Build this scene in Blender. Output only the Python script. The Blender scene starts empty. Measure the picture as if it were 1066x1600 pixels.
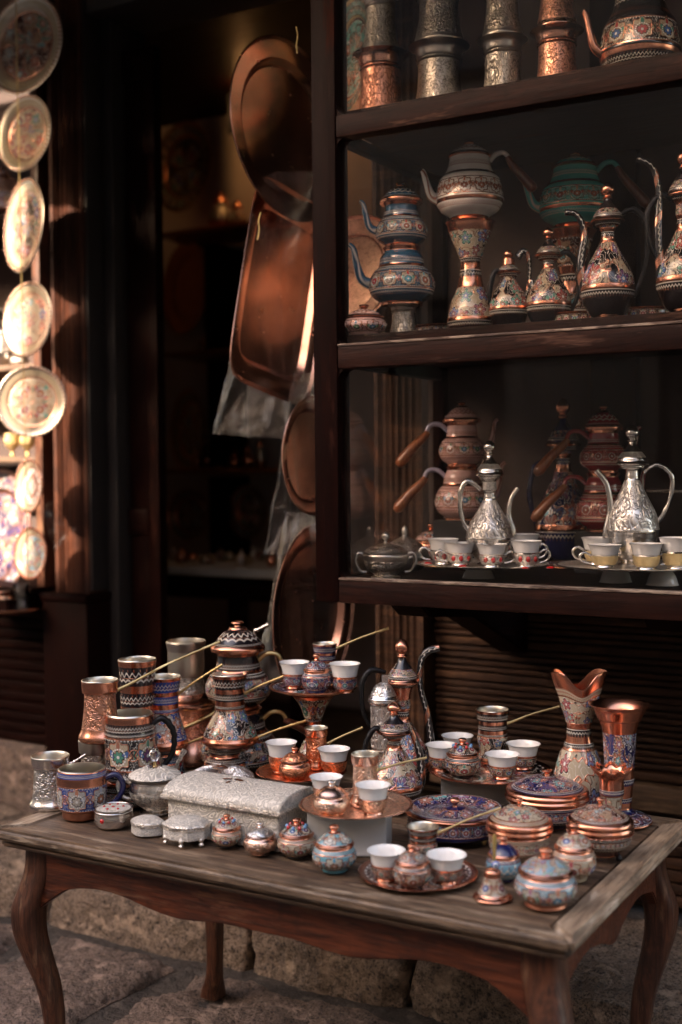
import bpy, bmesh, math, random
from mathutils import Vector, Matrix, noise
random.seed(7)
SC = bpy.context.scene
COL = SC.collection
PI = math.pi
rad = math.radians

# ------------------------------------------------------------------ camera, world, sun, exposure
FPX, HC, PITCH, ROLL, TH = 1900.0, 1.176, rad(1.96), rad(0.5), rad(30.2)
cam_d = bpy.data.cameras.new('camera'); cam = bpy.data.objects.new('camera', cam_d); COL.objects.link(cam)
cam_d.sensor_fit = 'VERTICAL'; cam_d.sensor_height = 36; cam_d.lens = 36 * FPX / 1600
cam.location = (0, 0, HC)
cam.matrix_world = Matrix.Translation((0, 0, HC)) @ (Matrix.Rotation(PI/2 - PITCH, 4, 'X') @ Matrix.Rotation(ROLL * -1, 4, 'Z'))
cam_d.clip_start = 0.05; cam_d.clip_end = 300
cam_d.dof.use_dof = True; cam_d.dof.focus_distance = 2.33; cam_d.dof.aperture_fstop = 2.1
SC.camera = cam

SUN_DIR = Vector((0.100, 0.0806, -0.0575)).normalized()          # travel of the light
world = bpy.data.worlds.new('World'); SC.world = world; world.use_nodes = True
wn = world.node_tree; wn.nodes.clear()
sky = wn.nodes.new('ShaderNodeTexSky'); sky.sky_type = 'NISHITA'; sky.sun_disc = False
sky.sun_elevation = math.asin(-SUN_DIR.z)
sky.sun_rotation = math.atan2(-SUN_DIR.x, -SUN_DIR.y)
sky.air_density = 1.0; sky.dust_density = 2.5; sky.ozone_density = 0.6
bg = wn.nodes.new('ShaderNodeBackground'); bg.inputs[1].default_value = 0.15
wo = wn.nodes.new('ShaderNodeOutputWorld')
wn.links.new(sky.outputs[0], bg.inputs[0]); wn.links.new(bg.outputs[0], wo.inputs[0])
sun_d = bpy.data.lights.new('sun', 'SUN'); sun = bpy.data.objects.new('sun', sun_d); COL.objects.link(sun)
sun_d.energy = 2.6; sun_d.angle = rad(0.5); sun_d.color = (1.0, 0.92, 0.83)
sun.rotation_euler = SUN_DIR.to_track_quat('-Z', 'Y').to_euler(); sun.location = (-6, -6, 9)
vs = SC.view_settings
vs.view_transform = 'Standard'; vs.look = 'None'; vs.gamma = 1; vs.use_curve_mapping = False
vs.exposure = 2.92
try:
    vs.use_white_balance = True; vs.white_balance_temperature = 8500; vs.white_balance_tint = 21
except Exception: pass
SC.cycles.use_denoising = True
SC.cycles.max_bounces = 8; SC.cycles.transparent_max_bounces = 16
SC.cycles.caustics_reflective = False; SC.cycles.caustics_refractive = False
SC.cycles.sample_clamp_indirect = 6.0; SC.cycles.blur_glossy = 0.3

# ------------------------------------------------------------------ frames: u along the shop front, n into it
U = Vector((math.cos(TH), -math.sin(TH), 0)); N = Vector((math.sin(TH), math.cos(TH), 0))
def W(s, n, z): return U*s + N*n + Vector((0, 0, z))
def ray(px, py):
    x, y = px - 533.0, 800.0 - py
    xr = x*math.cos(ROLL) + y*math.sin(ROLL); yr = -x*math.sin(ROLL) + y*math.cos(ROLL)
    return Vector((xr, FPX*math.cos(PITCH) + yr*math.sin(PITCH), yr*math.cos(PITCH) - FPX*math.sin(PITCH)))/FPX
def at_n(px, py, D):
    r = ray(px, py); t = D/(r.dot(N)); p = r*t
    return p.dot(U), p.z + HC
def at_z(px, py, z):
    r = ray(px, py); t = (z - HC)/r.z; p = r*t
    return Vector((p.x, p.y, z))
def at_nw(px, py, D):
    s, z = at_n(px, py, D); return W(s, D, z)
FR = Matrix.Rotation(-TH, 4, 'Z')

# ------------------------------------------------------------------ node expressions
class X:
    nt = None
    def __init__(s, sock): s.k = sock
    def __add__(a, b): return op('ADD', a, b)
    def __radd__(a, b): return op('ADD', b, a)
    def __sub__(a, b): return op('SUBTRACT', a, b)
    def __rsub__(a, b): return op('SUBTRACT', b, a)
    def __mul__(a, b): return op('MULTIPLY', a, b)
    def __rmul__(a, b): return op('MULTIPLY', b, a)
    def __truediv__(a, b): return op('DIVIDE', a, b)
    def __pow__(a, b): return op('POWER', a, b)
def lk(nt, v, inp):
    if isinstance(v, X): nt.links.new(v.k, inp)
    elif isinstance(v, (tuple, list)): inp.default_value = (*v, 1.0) if len(v) == 3 and len(inp.default_value) == 4 else v
    else: inp.default_value = v
def op(o, *a, clamp=False):
    n = X.nt.nodes.new('ShaderNodeMath'); n.operation = o; n.use_clamp = clamp
    for i, v in enumerate(a): lk(X.nt, v, n.inputs[i])
    return X(n.outputs[0])
def sin(a): return op('SINE', a)
def cos(a): return op('COSINE', a)
def ab(a): return op('ABSOLUTE', a)
def fr(a): return op('FRACT', a)
def fl(a): return op('FLOOR', a)
def sq(a): return op('SQRT', a)
def mx(a, b): return op('MAXIMUM', a, b)
def mn(a, b): return op('MINIMUM', a, b)
def at2(y, x): return op('ARCTAN2', y, x)
def below(a, e, w=0.012):          # 1 where a<e, soft
    n = X.nt.nodes.new('ShaderNodeMapRange'); n.interpolation_type = 'LINEAR'
    lk(X.nt, a, n.inputs[0])
    lk(X.nt, e - w, n.inputs[1]); lk(X.nt, e + w, n.inputs[2])
    n.inputs[3].default_value = 1; n.inputs[4].default_value = 0
    return X(n.outputs[0])
def above(a, e, w=0.012): return 1 - below(a, e, w)
def mixc(f, a, b):
    n = X.nt.nodes.new('ShaderNodeMix'); n.data_type = 'RGBA'
    lk(X.nt, f, n.inputs[0]); lk(X.nt, a, n.inputs[6]); lk(X.nt, b, n.inputs[7])
    return X(n.outputs[2])
def comb(x, y, z):
    n = X.nt.nodes.new('ShaderNodeCombineXYZ')
    for i, v in enumerate((x, y, z)): lk(X.nt, v, n.inputs[i])
    return X(n.outputs[0])
def sep(v):
    n = X.nt.nodes.new('ShaderNodeSeparateXYZ'); lk(X.nt, v, n.inputs[0]); return [X(o) for o in n.outputs]
def nz(vec, sc, det=2, rough=0.5, dist=0.0):
    n = X.nt.nodes.new('ShaderNodeTexNoise'); lk(X.nt, vec, n.inputs['Vector'])
    n.inputs['Scale'].default_value = sc; n.inputs['Detail'].default_value = det
    n.inputs['Roughness'].default_value = rough; n.inputs['Distortion'].default_value = dist
    return X(n.outputs[0])
def vor(vec, sc, feat='F1', out=0):
    n = X.nt.nodes.new('ShaderNodeTexVoronoi'); n.feature = feat; lk(X.nt, vec, n.inputs['Vector'])
    n.inputs['Scale'].default_value = sc
    return X(n.outputs[out])
def wno(v):
    n = X.nt.nodes.new('ShaderNodeTexWhiteNoise'); n.noise_dimensions = '1D'; lk(X.nt, v, n.inputs['W']); return X(n.outputs[0])
def ramp(f, stops, const=False):
    n = X.nt.nodes.new('ShaderNodeValToRGB'); cr = n.color_ramp
    if const: cr.interpolation = 'CONSTANT'
    cr.elements[0].position = stops[0][0]; cr.elements[0].color = (*stops[0][1], 1)
    cr.elements[1].position = stops[1][0]; cr.elements[1].color = (*stops[1][1], 1)
    for p, c in stops[2:]:
        e = cr.elements.new(p); e.color = (*c, 1)
    lk(X.nt, f, n.inputs[0]); return X(n.outputs[0])
def scalev(v, s):
    n = X.nt.nodes.new('ShaderNodeVectorMath'); n.operation = 'MULTIPLY'; lk(X.nt, v, n.inputs[0]); n.inputs[1].default_value = s
    return X(n.outputs[0])
def addv(v, w):
    n = X.nt.nodes.new('ShaderNodeVectorMath'); n.operation = 'ADD'; lk(X.nt, v, n.inputs[0]); lk(X.nt, w, n.inputs[1])
    return X(n.outputs[0])
def newmat(name):
    m = bpy.data.materials.new(name); m.use_nodes = True; nt = m.node_tree; nt.nodes.clear()
    X.nt = nt
    b = nt.nodes.new('ShaderNodeBsdfPrincipled'); o = nt.nodes.new('ShaderNodeOutputMaterial')
    nt.links.new(b.outputs[0], o.inputs[0]); return m, b, o
def texc(which):
    for n in X.nt.nodes:
        if n.type == 'TEX_COORD': return X(n.outputs[which])
    return X(X.nt.nodes.new('ShaderNodeTexCoord').outputs[which])
def rnd():
    for n in X.nt.nodes:
        if n.type == 'OBJECT_INFO': return X(n.outputs['Random'])
    return X(X.nt.nodes.new('ShaderNodeObjectInfo').outputs['Random'])
def fin(b, col=None, metal=None, rough=None, h=None, dist=0.001, strength=1.0, coat=None, spec=None):
    if col is not None: lk(X.nt, col, b.inputs['Base Color'])
    if metal is not None: lk(X.nt, metal, b.inputs['Metallic'])
    if rough is not None: lk(X.nt, rough, b.inputs['Roughness'])
    if coat is not None: b.inputs['Coat Weight'].default_value = coat; b.inputs['Coat Roughness'].default_value = 0.08
    if spec is not None: b.inputs['Specular IOR Level'].default_value = spec
    if h is not None:
        n = X.nt.nodes.new('ShaderNodeBump'); n.inputs['Strength'].default_value = strength; n.inputs['Distance'].default_value = dist
        lk(X.nt, h, n.inputs['Height']); X.nt.links.new(n.outputs[0], b.inputs['Normal'])

CU = (0.74, 0.315, 0.205); SILV = (0.74, 0.70, 0.66); CREAM = (0.40, 0.335, 0.24)
ENAM = dict(blk=(.010, .008, .010), nav=(.010, .012, .065), tea=(.010, .07, .13), tur=(.07, .31, .39), grn=(.05, .42, .38),
            wht=(.82, .78, .75), pnk=(.74, .46, .42), red=(.30, .022, .03), brn=(.07, .022, .016), crm=CREAM, sky=(.13, .29, .37), lil=(.42, .40, .55), ble=(.015, .05, .22))
FIELD = dict(blk=CREAM, nav=(.030, .036, .13), tea=(.34, .31, .24), tur=(.50, .50, .42), grn=(.05, .42, .38), wht=(.84, .80, .77),
             pnk=(.76, .50, .46), red=(.34, .03, .04), brn=(.32, .22, .15), crm=(.42, .355, .26), sky=(.38, .37, .30), lil=(.5, .48, .44), ble=(.36, .36, .34))
ACC = dict(blk=[(.36, .05, .05), (.06, .14, .32), (.30, .12, .08), (.05, .22, .16), (.14, .05, .14)],
           nav=[(.35, .10, .08), (.22, .24, .34), (.34, .14, .09), (.08, .30, .32), (.22, .08, .16)],
           tea=[(.42, .02, .03), (.06, .32, .42), (.38, .12, .07), (.04, .25, .18), (.35, .30, .28)],
           tur=[(.52, .20, .12), (.55, .52, .46), (.06, .30, .45), (.45, .22, .15), (.08, .30, .30)],
           grn=[(.42, .16, .10), (.45, .42, .30), (.30, .09, .06), (.46, .28, .18), (.35, .32, .25)],
           wht=[(.42, .11, .06), (.48, .15, .09), (.36, .09, .05), (.45, .15, .09), (.30, .08, .05)],
           pnk=[(.40, .14, .10), (.10, .26, .40), (.50, .24, .18), (.10, .30, .16), (.42, .15, .11)],
           red=[(.30, .07, .06), (.26, .06, .05), (.36, .12, .09), (.30, .07, .05), (.24, .05, .04)],
           brn=[(.34, .10, .07), (.12, .30, .34), (.42, .18, .11), (.10, .24, .18), (.30, .28, .26)],
           crm=[(.34, .06, .07), (.26, .07, .09), (.10, .28, .24), (.40, .15, .08), (.12, .18, .36)],
           sky=[(.32, .12, .20), (.45, .16, .09), (.06, .28, .46), (.14, .32, .24), (.40, .12, .12)],
           ble=[(.40, .14, .08), (.35, .38, .42), (.42, .17, .10), (.05, .16, .40), (.40, .36, .30)],
           lil=[(.4, .2, .2), (.3, .3, .5), (.5, .3, .25), (.3, .35, .45), (.4, .3, .4)])
MATS = {}
def uvt():
    u, v, _ = sep(texc('UV')); return u, v
def floral(key, g):
    m, b, o = newmat(key); u, v = uvt(); r0 = rnd()*37
    gc, fc, acc = ENAM[g], FIELD[g], ACC[g]
    uv = comb(u, v, r0)
    wob = (nz(uv, 3.0, 1) - .5)*.06
    tx = fr(u) - .5; cy = v - .5 + wob; tid = wno(fl(u) + r0)
    r = sq(tx*tx + cy*cy); th = at2(cy, tx)
    fR = .40 + .04*cos(th*8)
    # filigree lines
    nn = nz(uv, 5.0, 1.5, .5, .6)
    fil = below(ab(fr(nn*7) - .5), .10, .05)
    stops = [(0, acc[0]), (.22, acc[1]), (.42, acc[2]), (.64, acc[3]), (.84, acc[4])]
    a1 = ramp(tid, stops, True); a2 = ramp(fr(tid + .41), stops, True); a3 = ramp(fr(tid + .73), stops, True)
    lc = (.62, .56, .48) if g not in ('wht', 'pnk') else (.42, .14, .09)
    col = mixc(fil*.75, gc, lc)
    fieldm = below(r, fR)
    fcol = mixc(fil*.6, fc, (.22, .10, .06) if g not in ('nav', 'red', 'grn') else (.50, .28, .20))
    col = mixc(fieldm, col, fcol)
    # side leaves
    ax = ab(tx); lx = ax - .24; ly = cy - .02
    lr = (lx*.8 + ly*.6)*(lx*.8 + ly*.6)*30 + (ly*.8 - lx*.6)*(ly*.8 - lx*.6)*150
    leaf = below(lr, 1.0, .12); leafo = below(ab(lr - 1.25), .28, .12)
    col = mixc(leaf, col, a2); col = mixc(leafo, col, (.02, .012, .012) if g != 'wht' else (.4, .12, .08))
    # flower
    fy = cy + .06; r2 = sq(tx*tx + fy*fy); t2 = at2(fy, tx)
    pR = .19*(.60 + .40*ab(cos(t2*3.5)))
    pet = below(r2, pR); peto = below(ab(r2 - pR - .012), .016, .008)
    col = mixc(pet, col, a1); col = mixc(peto, col, (.03, .015, .015))
    bead = below(ab(r2 - .245), .022, .01)*above(fr(t2*2.86), .35, .1)
    # crest
    cr = tx*tx*260 + (cy - .28)*(cy - .28)*52
    crest = below(cr, 1.0, .1); col = mixc(crest, col, a3)
    dot = below(r2, .05, .01)
    # edge rosette
    ex = .5 - ax; r3 = sq(ex*ex + cy*cy); t3 = at2(cy, ex); eR = .13*(.6 + .4*ab(cos(t3*4)))
    ros = below(r3, eR); col = mixc(ros, col, a3)
    ring = below(ab(r3 - .165), .014, .007)
    col = mixc(below(ab(r - fR - .035), .022, .008), col, tuple(q_*.5 for q_ in gc) if g not in ('wht', 'pnk') else (.40, .2, .15))
    outl = below(ab(r - fR), .016, .008)
    copm = mx(mx(outl, ring), mx(below(v, .05, .01), above(v, .95, .01)))
    wh = mx(mx(bead, dot), below(ab(fr(u*9) - .5), .2, .1)*below(ab(ab(v - .5) - .43), .018, .01))
    col = mixc(wh, col, (.72, .70, .66)); col = mixc(copm, col, CU)
    h = copm + wh*.8 + fil*.3 + outl*.5 - peto*.4
    fin(b, col, copm, .24, h, .0009, .8, coat=.6)
    return m
def garden(key, g):
    # irregular painted flowers, leaves and vines
    m, b, o = newmat(key); u, v = uvt(); r0 = rnd()*53
    gc, fc, acc = ENAM[g], FIELD[g], ACC[g]; SCL = 1.9
    uv = comb(u + r0, v, 0)
    n = X.nt.nodes.new('ShaderNodeTexVoronoi'); n.voronoi_dimensions = '2D'; n.inputs['Scale'].default_value = SCL; n.inputs['Randomness'].default_value = .7; lk(X.nt, uv, n.inputs['Vector'])
    d, cc, pos = X(n.outputs[0]), X(n.outputs[1]), X(n.outputs[2])
    cr_, cg, cb = sep(cc); px, py, _ = sep(pos)
    dx = (u + r0 - px)*SCL; dy = (v - py)*SCL; th = at2(dy, dx) + cg*6.0
    pR = .40*(.52 + .48*ab(cos(th*2.5)))*(.75 + cb*.4)
    stops = [(0, acc[0]), (.22, acc[1]), (.42, acc[2]), (.64, acc[3]), (.84, acc[4])]
    a1 = ramp(cr_, stops, True); a2 = ramp(fr(cr_ + .37), stops, True)
    dkc = (.018, .010, .010) if g not in ('wht', 'pnk') else (.38, .10, .06)
    nn = nz(uv, 3.6, 1.2, .5, .9); vine = below(ab(fr(nn*6) - .5), .085, .035); vine2 = below(ab(fr(nn*6 + .22) - .5), .06, .03)
    n3 = nz(addv(uv, comb(7, 3, 0)), 2.1, 1.0); gm = above(n3, .50, .012)
    scal = below(ab(n3 - .488), .010, .006)
    col = mixc(vine, fc, dkc); col = mixc(vine2*.7, col, (.40, .17, .10))
    col2 = mixc(vine, gc, (.55, .47, .40)); col = mixc(gm, col, col2); col = mixc(scal, col, CU)
    halo = below(d, .46, .02); col = mixc(below(ab(d - pR - .02), .03, .012), col, dkc)
    pet = below(d, pR, .012); col = mixc(pet, col, a1)
    inn = below(d, pR*.52, .012); col = mixc(inn, col, a2)
    vein = below(ab(fr(th*1.6) - .5), .09, .05)*pet*above(d, .12, .02); col = mixc(vein*.7, col, (.62, .55, .48))
    dots = below(ab(d - pR - .075), .022, .01)*above(fr(th*3.2), .5, .1)*above(d, .12, .02)
    core = below(d, .07, .015); wh = mx(dots, core); col = mixc(wh, col, (.72, .69, .64))
    copm = mx(mx(scal, below(v, .04, .01)), above(v, .96, .01)); col = mixc(copm, col, CU)
    fin(b, col, copm, .24, copm + wh*.7 + vine*.3 + vein*.3, .0009, .8, coat=.6)
    return m
def zig(key, g, wave=False):
    m, b, o = newmat(key); u, v = uvt(); gc = ENAM[g]
    if wave:
        ln = below(ab(v - .60 - .10*sin(u*4*PI)), .05, .03)
        ln2 = below(ab(v - .22 - .12*ab(sin(u*2*PI))), .045, .03)
        dx = fr(u*2) - .5; dy = v - .82
        dot = mx(below(dx*dx*1.2 + dy*dy, .007, .003), below(ab(v - .42), .02, .01)*above(fr(u*8), .5, .1))
    else:
        t = ab(fr(u) - .5)*2; ln = below(ab(v - .34 - .28*t), .085, .05); ln2 = below(ab(v - .92), .06, .02)
        dx = fr(u) - .5; dy = v - .12; dot = below(dx*dx + dy*dy*2, .02, .01)
    lc = (.56, .50, .43) if g not in ('wht', 'pnk', 'crm') else (.30, .09, .06)
    col = mixc(mx(ln, ln2), gc, lc); col = mixc(dot, col, CU)
    fin(b, col, dot, .22, mx(ln, dot), .0008, .8, coat=.6)
    return m
def spiral(key, g, c):
    m, b, o = newmat(key); u, v = uvt(); f_ = fr(u*.8)
    cop = below(f_, .22, .02); ln = below(ab(fr(v*1.0) - .5 + .05*sin(u*34)), .035, .02)
    col = mixc(cop, (g, g*.9, g), c); col = mixc(ln, col, (.6, .55, .48))
    fin(b, col, cop, .25, cop, .0006, .6, coat=.5); return m
def plainmetal(key, c, r, amt=.06):
    m, b, o = newmat(key); p = texc('Object'); q = addv(p, comb(rnd()*9, 0, 0))
    n1 = nz(scalev(q, (1, 1, 6)), 60, 2); n2 = nz(q, 22, 3)
    col = mixc(above(n2, .60, .2)*.55, c, tuple(x*.55 for x in c))
    fin(b, col, 1.0, r + n1*amt + n2*.10, n2, .0006, .5)
    return m
def engraved(key, c, r=.26, sc=1.0, dark=.35, fili=False):
    m, b, o = newmat(key); u, v = uvt(); r0 = rnd()*31; uv = comb(u*sc, v*sc, r0)
    tx = fr(u) - .5; cy = v - .5; rr = sq(tx*tx + cy*cy); th = at2(cy, tx)
    pR = .30*(.66 + .34*ab(cos(th*3)))
    pet = below(ab(rr - pR), .022, .02); pet2 = below(ab(rr - pR*.6), .02, .02)
    nn = nz(uv, 5.5, 1.5, .5, .8); fil = below(ab(fr(nn*6) - .5), .16, .12)
    ch = below(ab(fr((u + v*.5)*5) - .5), .12, .1)*below(ab(cy), .46, .02)*below(v, .16, .02)
    if fili:
        sw = vor(uv, 7, 'SMOOTH_F1'); fil = below(ab(fr(sw*5) - .5), .2, .15); 
    h = mx(mx(pet, pet2), mx(fil*.8, ch))
    n2 = nz(uv, 40, 2)
    dk = tuple(x*dark for x in c)
    col = mixc(h, c, dk) if not fili else mixc(h, dk, c)
    fin(b, col, 1.0 if not fili else .2, r + .15*n2, (h*-1 if not fili else h) + n2*.25, .0011, .9)
    return m
def hammered(key, c, r=.25):
    m, b, o = newmat(key); u, v = uvt(); p = addv(texc('Object'), comb(rnd()*7, 0, 0))
    d = vor(p, 170); n2 = nz(p, 240, 2)
    pat = below(ab(fr(nz(p, 85, 1.5, .5, .8)*5) - .5), .16, .12)
    h = d*.6 - pat*.8 + n2*.3
    col = mixc(pat, c, tuple(x*.45 for x in c))
    fin(b, col, 1.0, r + .12*n2, h, .0012, .8)
    return m
def enamel(key, c):
    m, b, o = newmat(key); p = texc('Object'); n2 = nz(p, 60, 3)
    fin(b, mixc(n2, tuple(x*.8 for x in c), tuple(min(1, x*1.2) for x in c)), 0.0, .2 + .1*n2, n2, .0003, .5, coat=.5)
    return m
def woodmat(key, axis, c1, c2, c3, rough=.45, wear=0.0, wearc=(.30, .24, .19), sc=1.0, bump=.0012, coat=.0, rings=1.0, spec=.5):
    m, b, o = newmat(key); p = texc('Object'); r0 = rnd()
    st = [7.0, 7.0, 7.0]; st[axis] = .9
    q = addv(scalev(p, tuple(x*sc for x in st)), comb(r0*13, r0*29, r0*7))
    q2 = addv(scalev(p, tuple(x*sc*(7 if i != axis else 3) for i, x in enumerate(st))), comb(r0*5, 0, 0))
    a = nz(q, 2.2, 4, .6, .8); f = nz(q2, 2.5, 3, .65); w = nz(addv(p, comb(r0*3, 1, 0)), 9, 4, .6)
    rg = ab(fr(a*5*rings) - .5)*2
    col = mixc(rg, c1, c2); col = mixc(above(f, .56, .1)*.75, col, c3)
    col = mixc(above(w, .60, .10)*.5, col, c3)
    st3 = [95.0]*3; st3[axis] = 9.0
    pore = below(nz(scalev(p, tuple(st3)), 1.0, 2, .6), .40, .05); col = mixc(pore*.55, col, c3)
    blot = above(nz(addv(p, comb(r0*9, 2, 4)), 16, 3, .6), .62, .03); col = mixc(blot*.45, col, c3)
    # scratches
    if wear > 0:
        wq = addv(scalev(p, tuple(x*sc*(1.6 if i != axis else 2.2) for i, x in enumerate(st))), comb(r0*17, 3, 0))
        wr = above(nz(wq, 2.4, 4, .65), .68 - wear*.22, .05)
        wr = wr*above(f, .40, .1)
        col = mixc(wr, col, wearc); rough = rough + wr*.3
    fin(b, col, 0.0, (rough if isinstance(rough, X) else rough) + .12*f, rg*.35 + f*.8, bump, .8, coat=coat, spec=spec)
    return m
def stonemat(key, c1, c2, c3):
    m, b, o = newmat(key); p = addv(texc('Object'), comb(rnd()*11, rnd()*5, 0))
    a = nz(p, 6, 5, .65); f = nz(p, 38, 5, .7); g = nz(p, 170, 3, .7); k = vor(p, 32)
    lum = mixc(above(a, .5, .15), c1, c2); lum = mixc(above(f, .57, .08)*.8, lum, c3)
    lum = mixc(below(g, .44, .06)*.75, lum, (.025, .02, .018)); lum = mixc(below(vor(p, 60), .22, .06)*above(f, .45, .1)*.8, lum, (.03, .022, .018))
    lum = mixc(above(nz(p, 14, 4, .6), .60, .04)*.6, lum, tuple(min(1, x*1.9) for x in c2))
    fin(b, lum, 0.0, .82, a*.5 + f*1.2 + g*.35 - k*.5, .024, 1.0)
    return m
def plaster(key, c, sc=3.0, bump=.002):
    m, b, o = newmat(key); p = texc('Object'); a = nz(p, sc, 5, .6); f = nz(p, 60, 3)
    fin(b, mixc(a, tuple(x*.72 for x in c), tuple(min(1, x*1.2) for x in c)), 0.0, .85, f + a, bump, .6)
    return m
def thin_glass(key, tint=(1, 1, 1), rough=.0, haze=.015, dust=True, ior=1.5, bumpy=0.0, spec=1.0):
    m, b, o = newmat(key); nt = m.node_tree; nt.nodes.remove(b)
    tr = nt.nodes.new('ShaderNodeBsdfTransparent'); tr.inputs[0].default_value = (*tint, 1)
    gl = nt.nodes.new('ShaderNodeBsdfGlossy'); gl.inputs['Roughness'].default_value = rough
    fz = nt.nodes.new('ShaderNodeFresnel'); fz.inputs[0].default_value = ior
    df = nt.nodes.new('ShaderNodeBsdfDiffuse'); df.inputs[0].default_value = (.55, .5, .47, 1)
    m1 = nt.nodes.new('ShaderNodeMixShader'); m2 = nt.nodes.new('ShaderNodeMixShader')
    p = texc('Object')
    hz = above(nz(p, 2.2, 5, .6), .55, .25)*haze + haze*.4
    if bumpy:
        n = nt.nodes.new('ShaderNodeBump'); n.inputs['Distance'].default_value = bumpy; lk(nt, nz(p, 26, 3, .6, 1.0), n.inputs['Height'])
        nt.links.new(n.outputs[0], gl.inputs['Normal']); nt.links.new(n.outputs[0], fz.inputs['Normal'])
    lk(nt, hz, m1.inputs[0]); nt.links.new(tr.outputs[0], m1.inputs[1]); nt.links.new(df.outputs[0], m1.inputs[2])
    ff = X(fz.outputs[0])*spec; lk(nt, ff, m2.inputs[0]); nt.links.new(m1.outputs[0], m2.inputs[1]); nt.links.new(gl.outputs[0], m2.inputs[2])
    nt.links.new(m2.outputs[0], o.inputs[0]); return m
RED1, RED2, RED3 = (.010, .0020, .0014), (.007, .0016, .0012), (.005, .0016, .0014)
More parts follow.
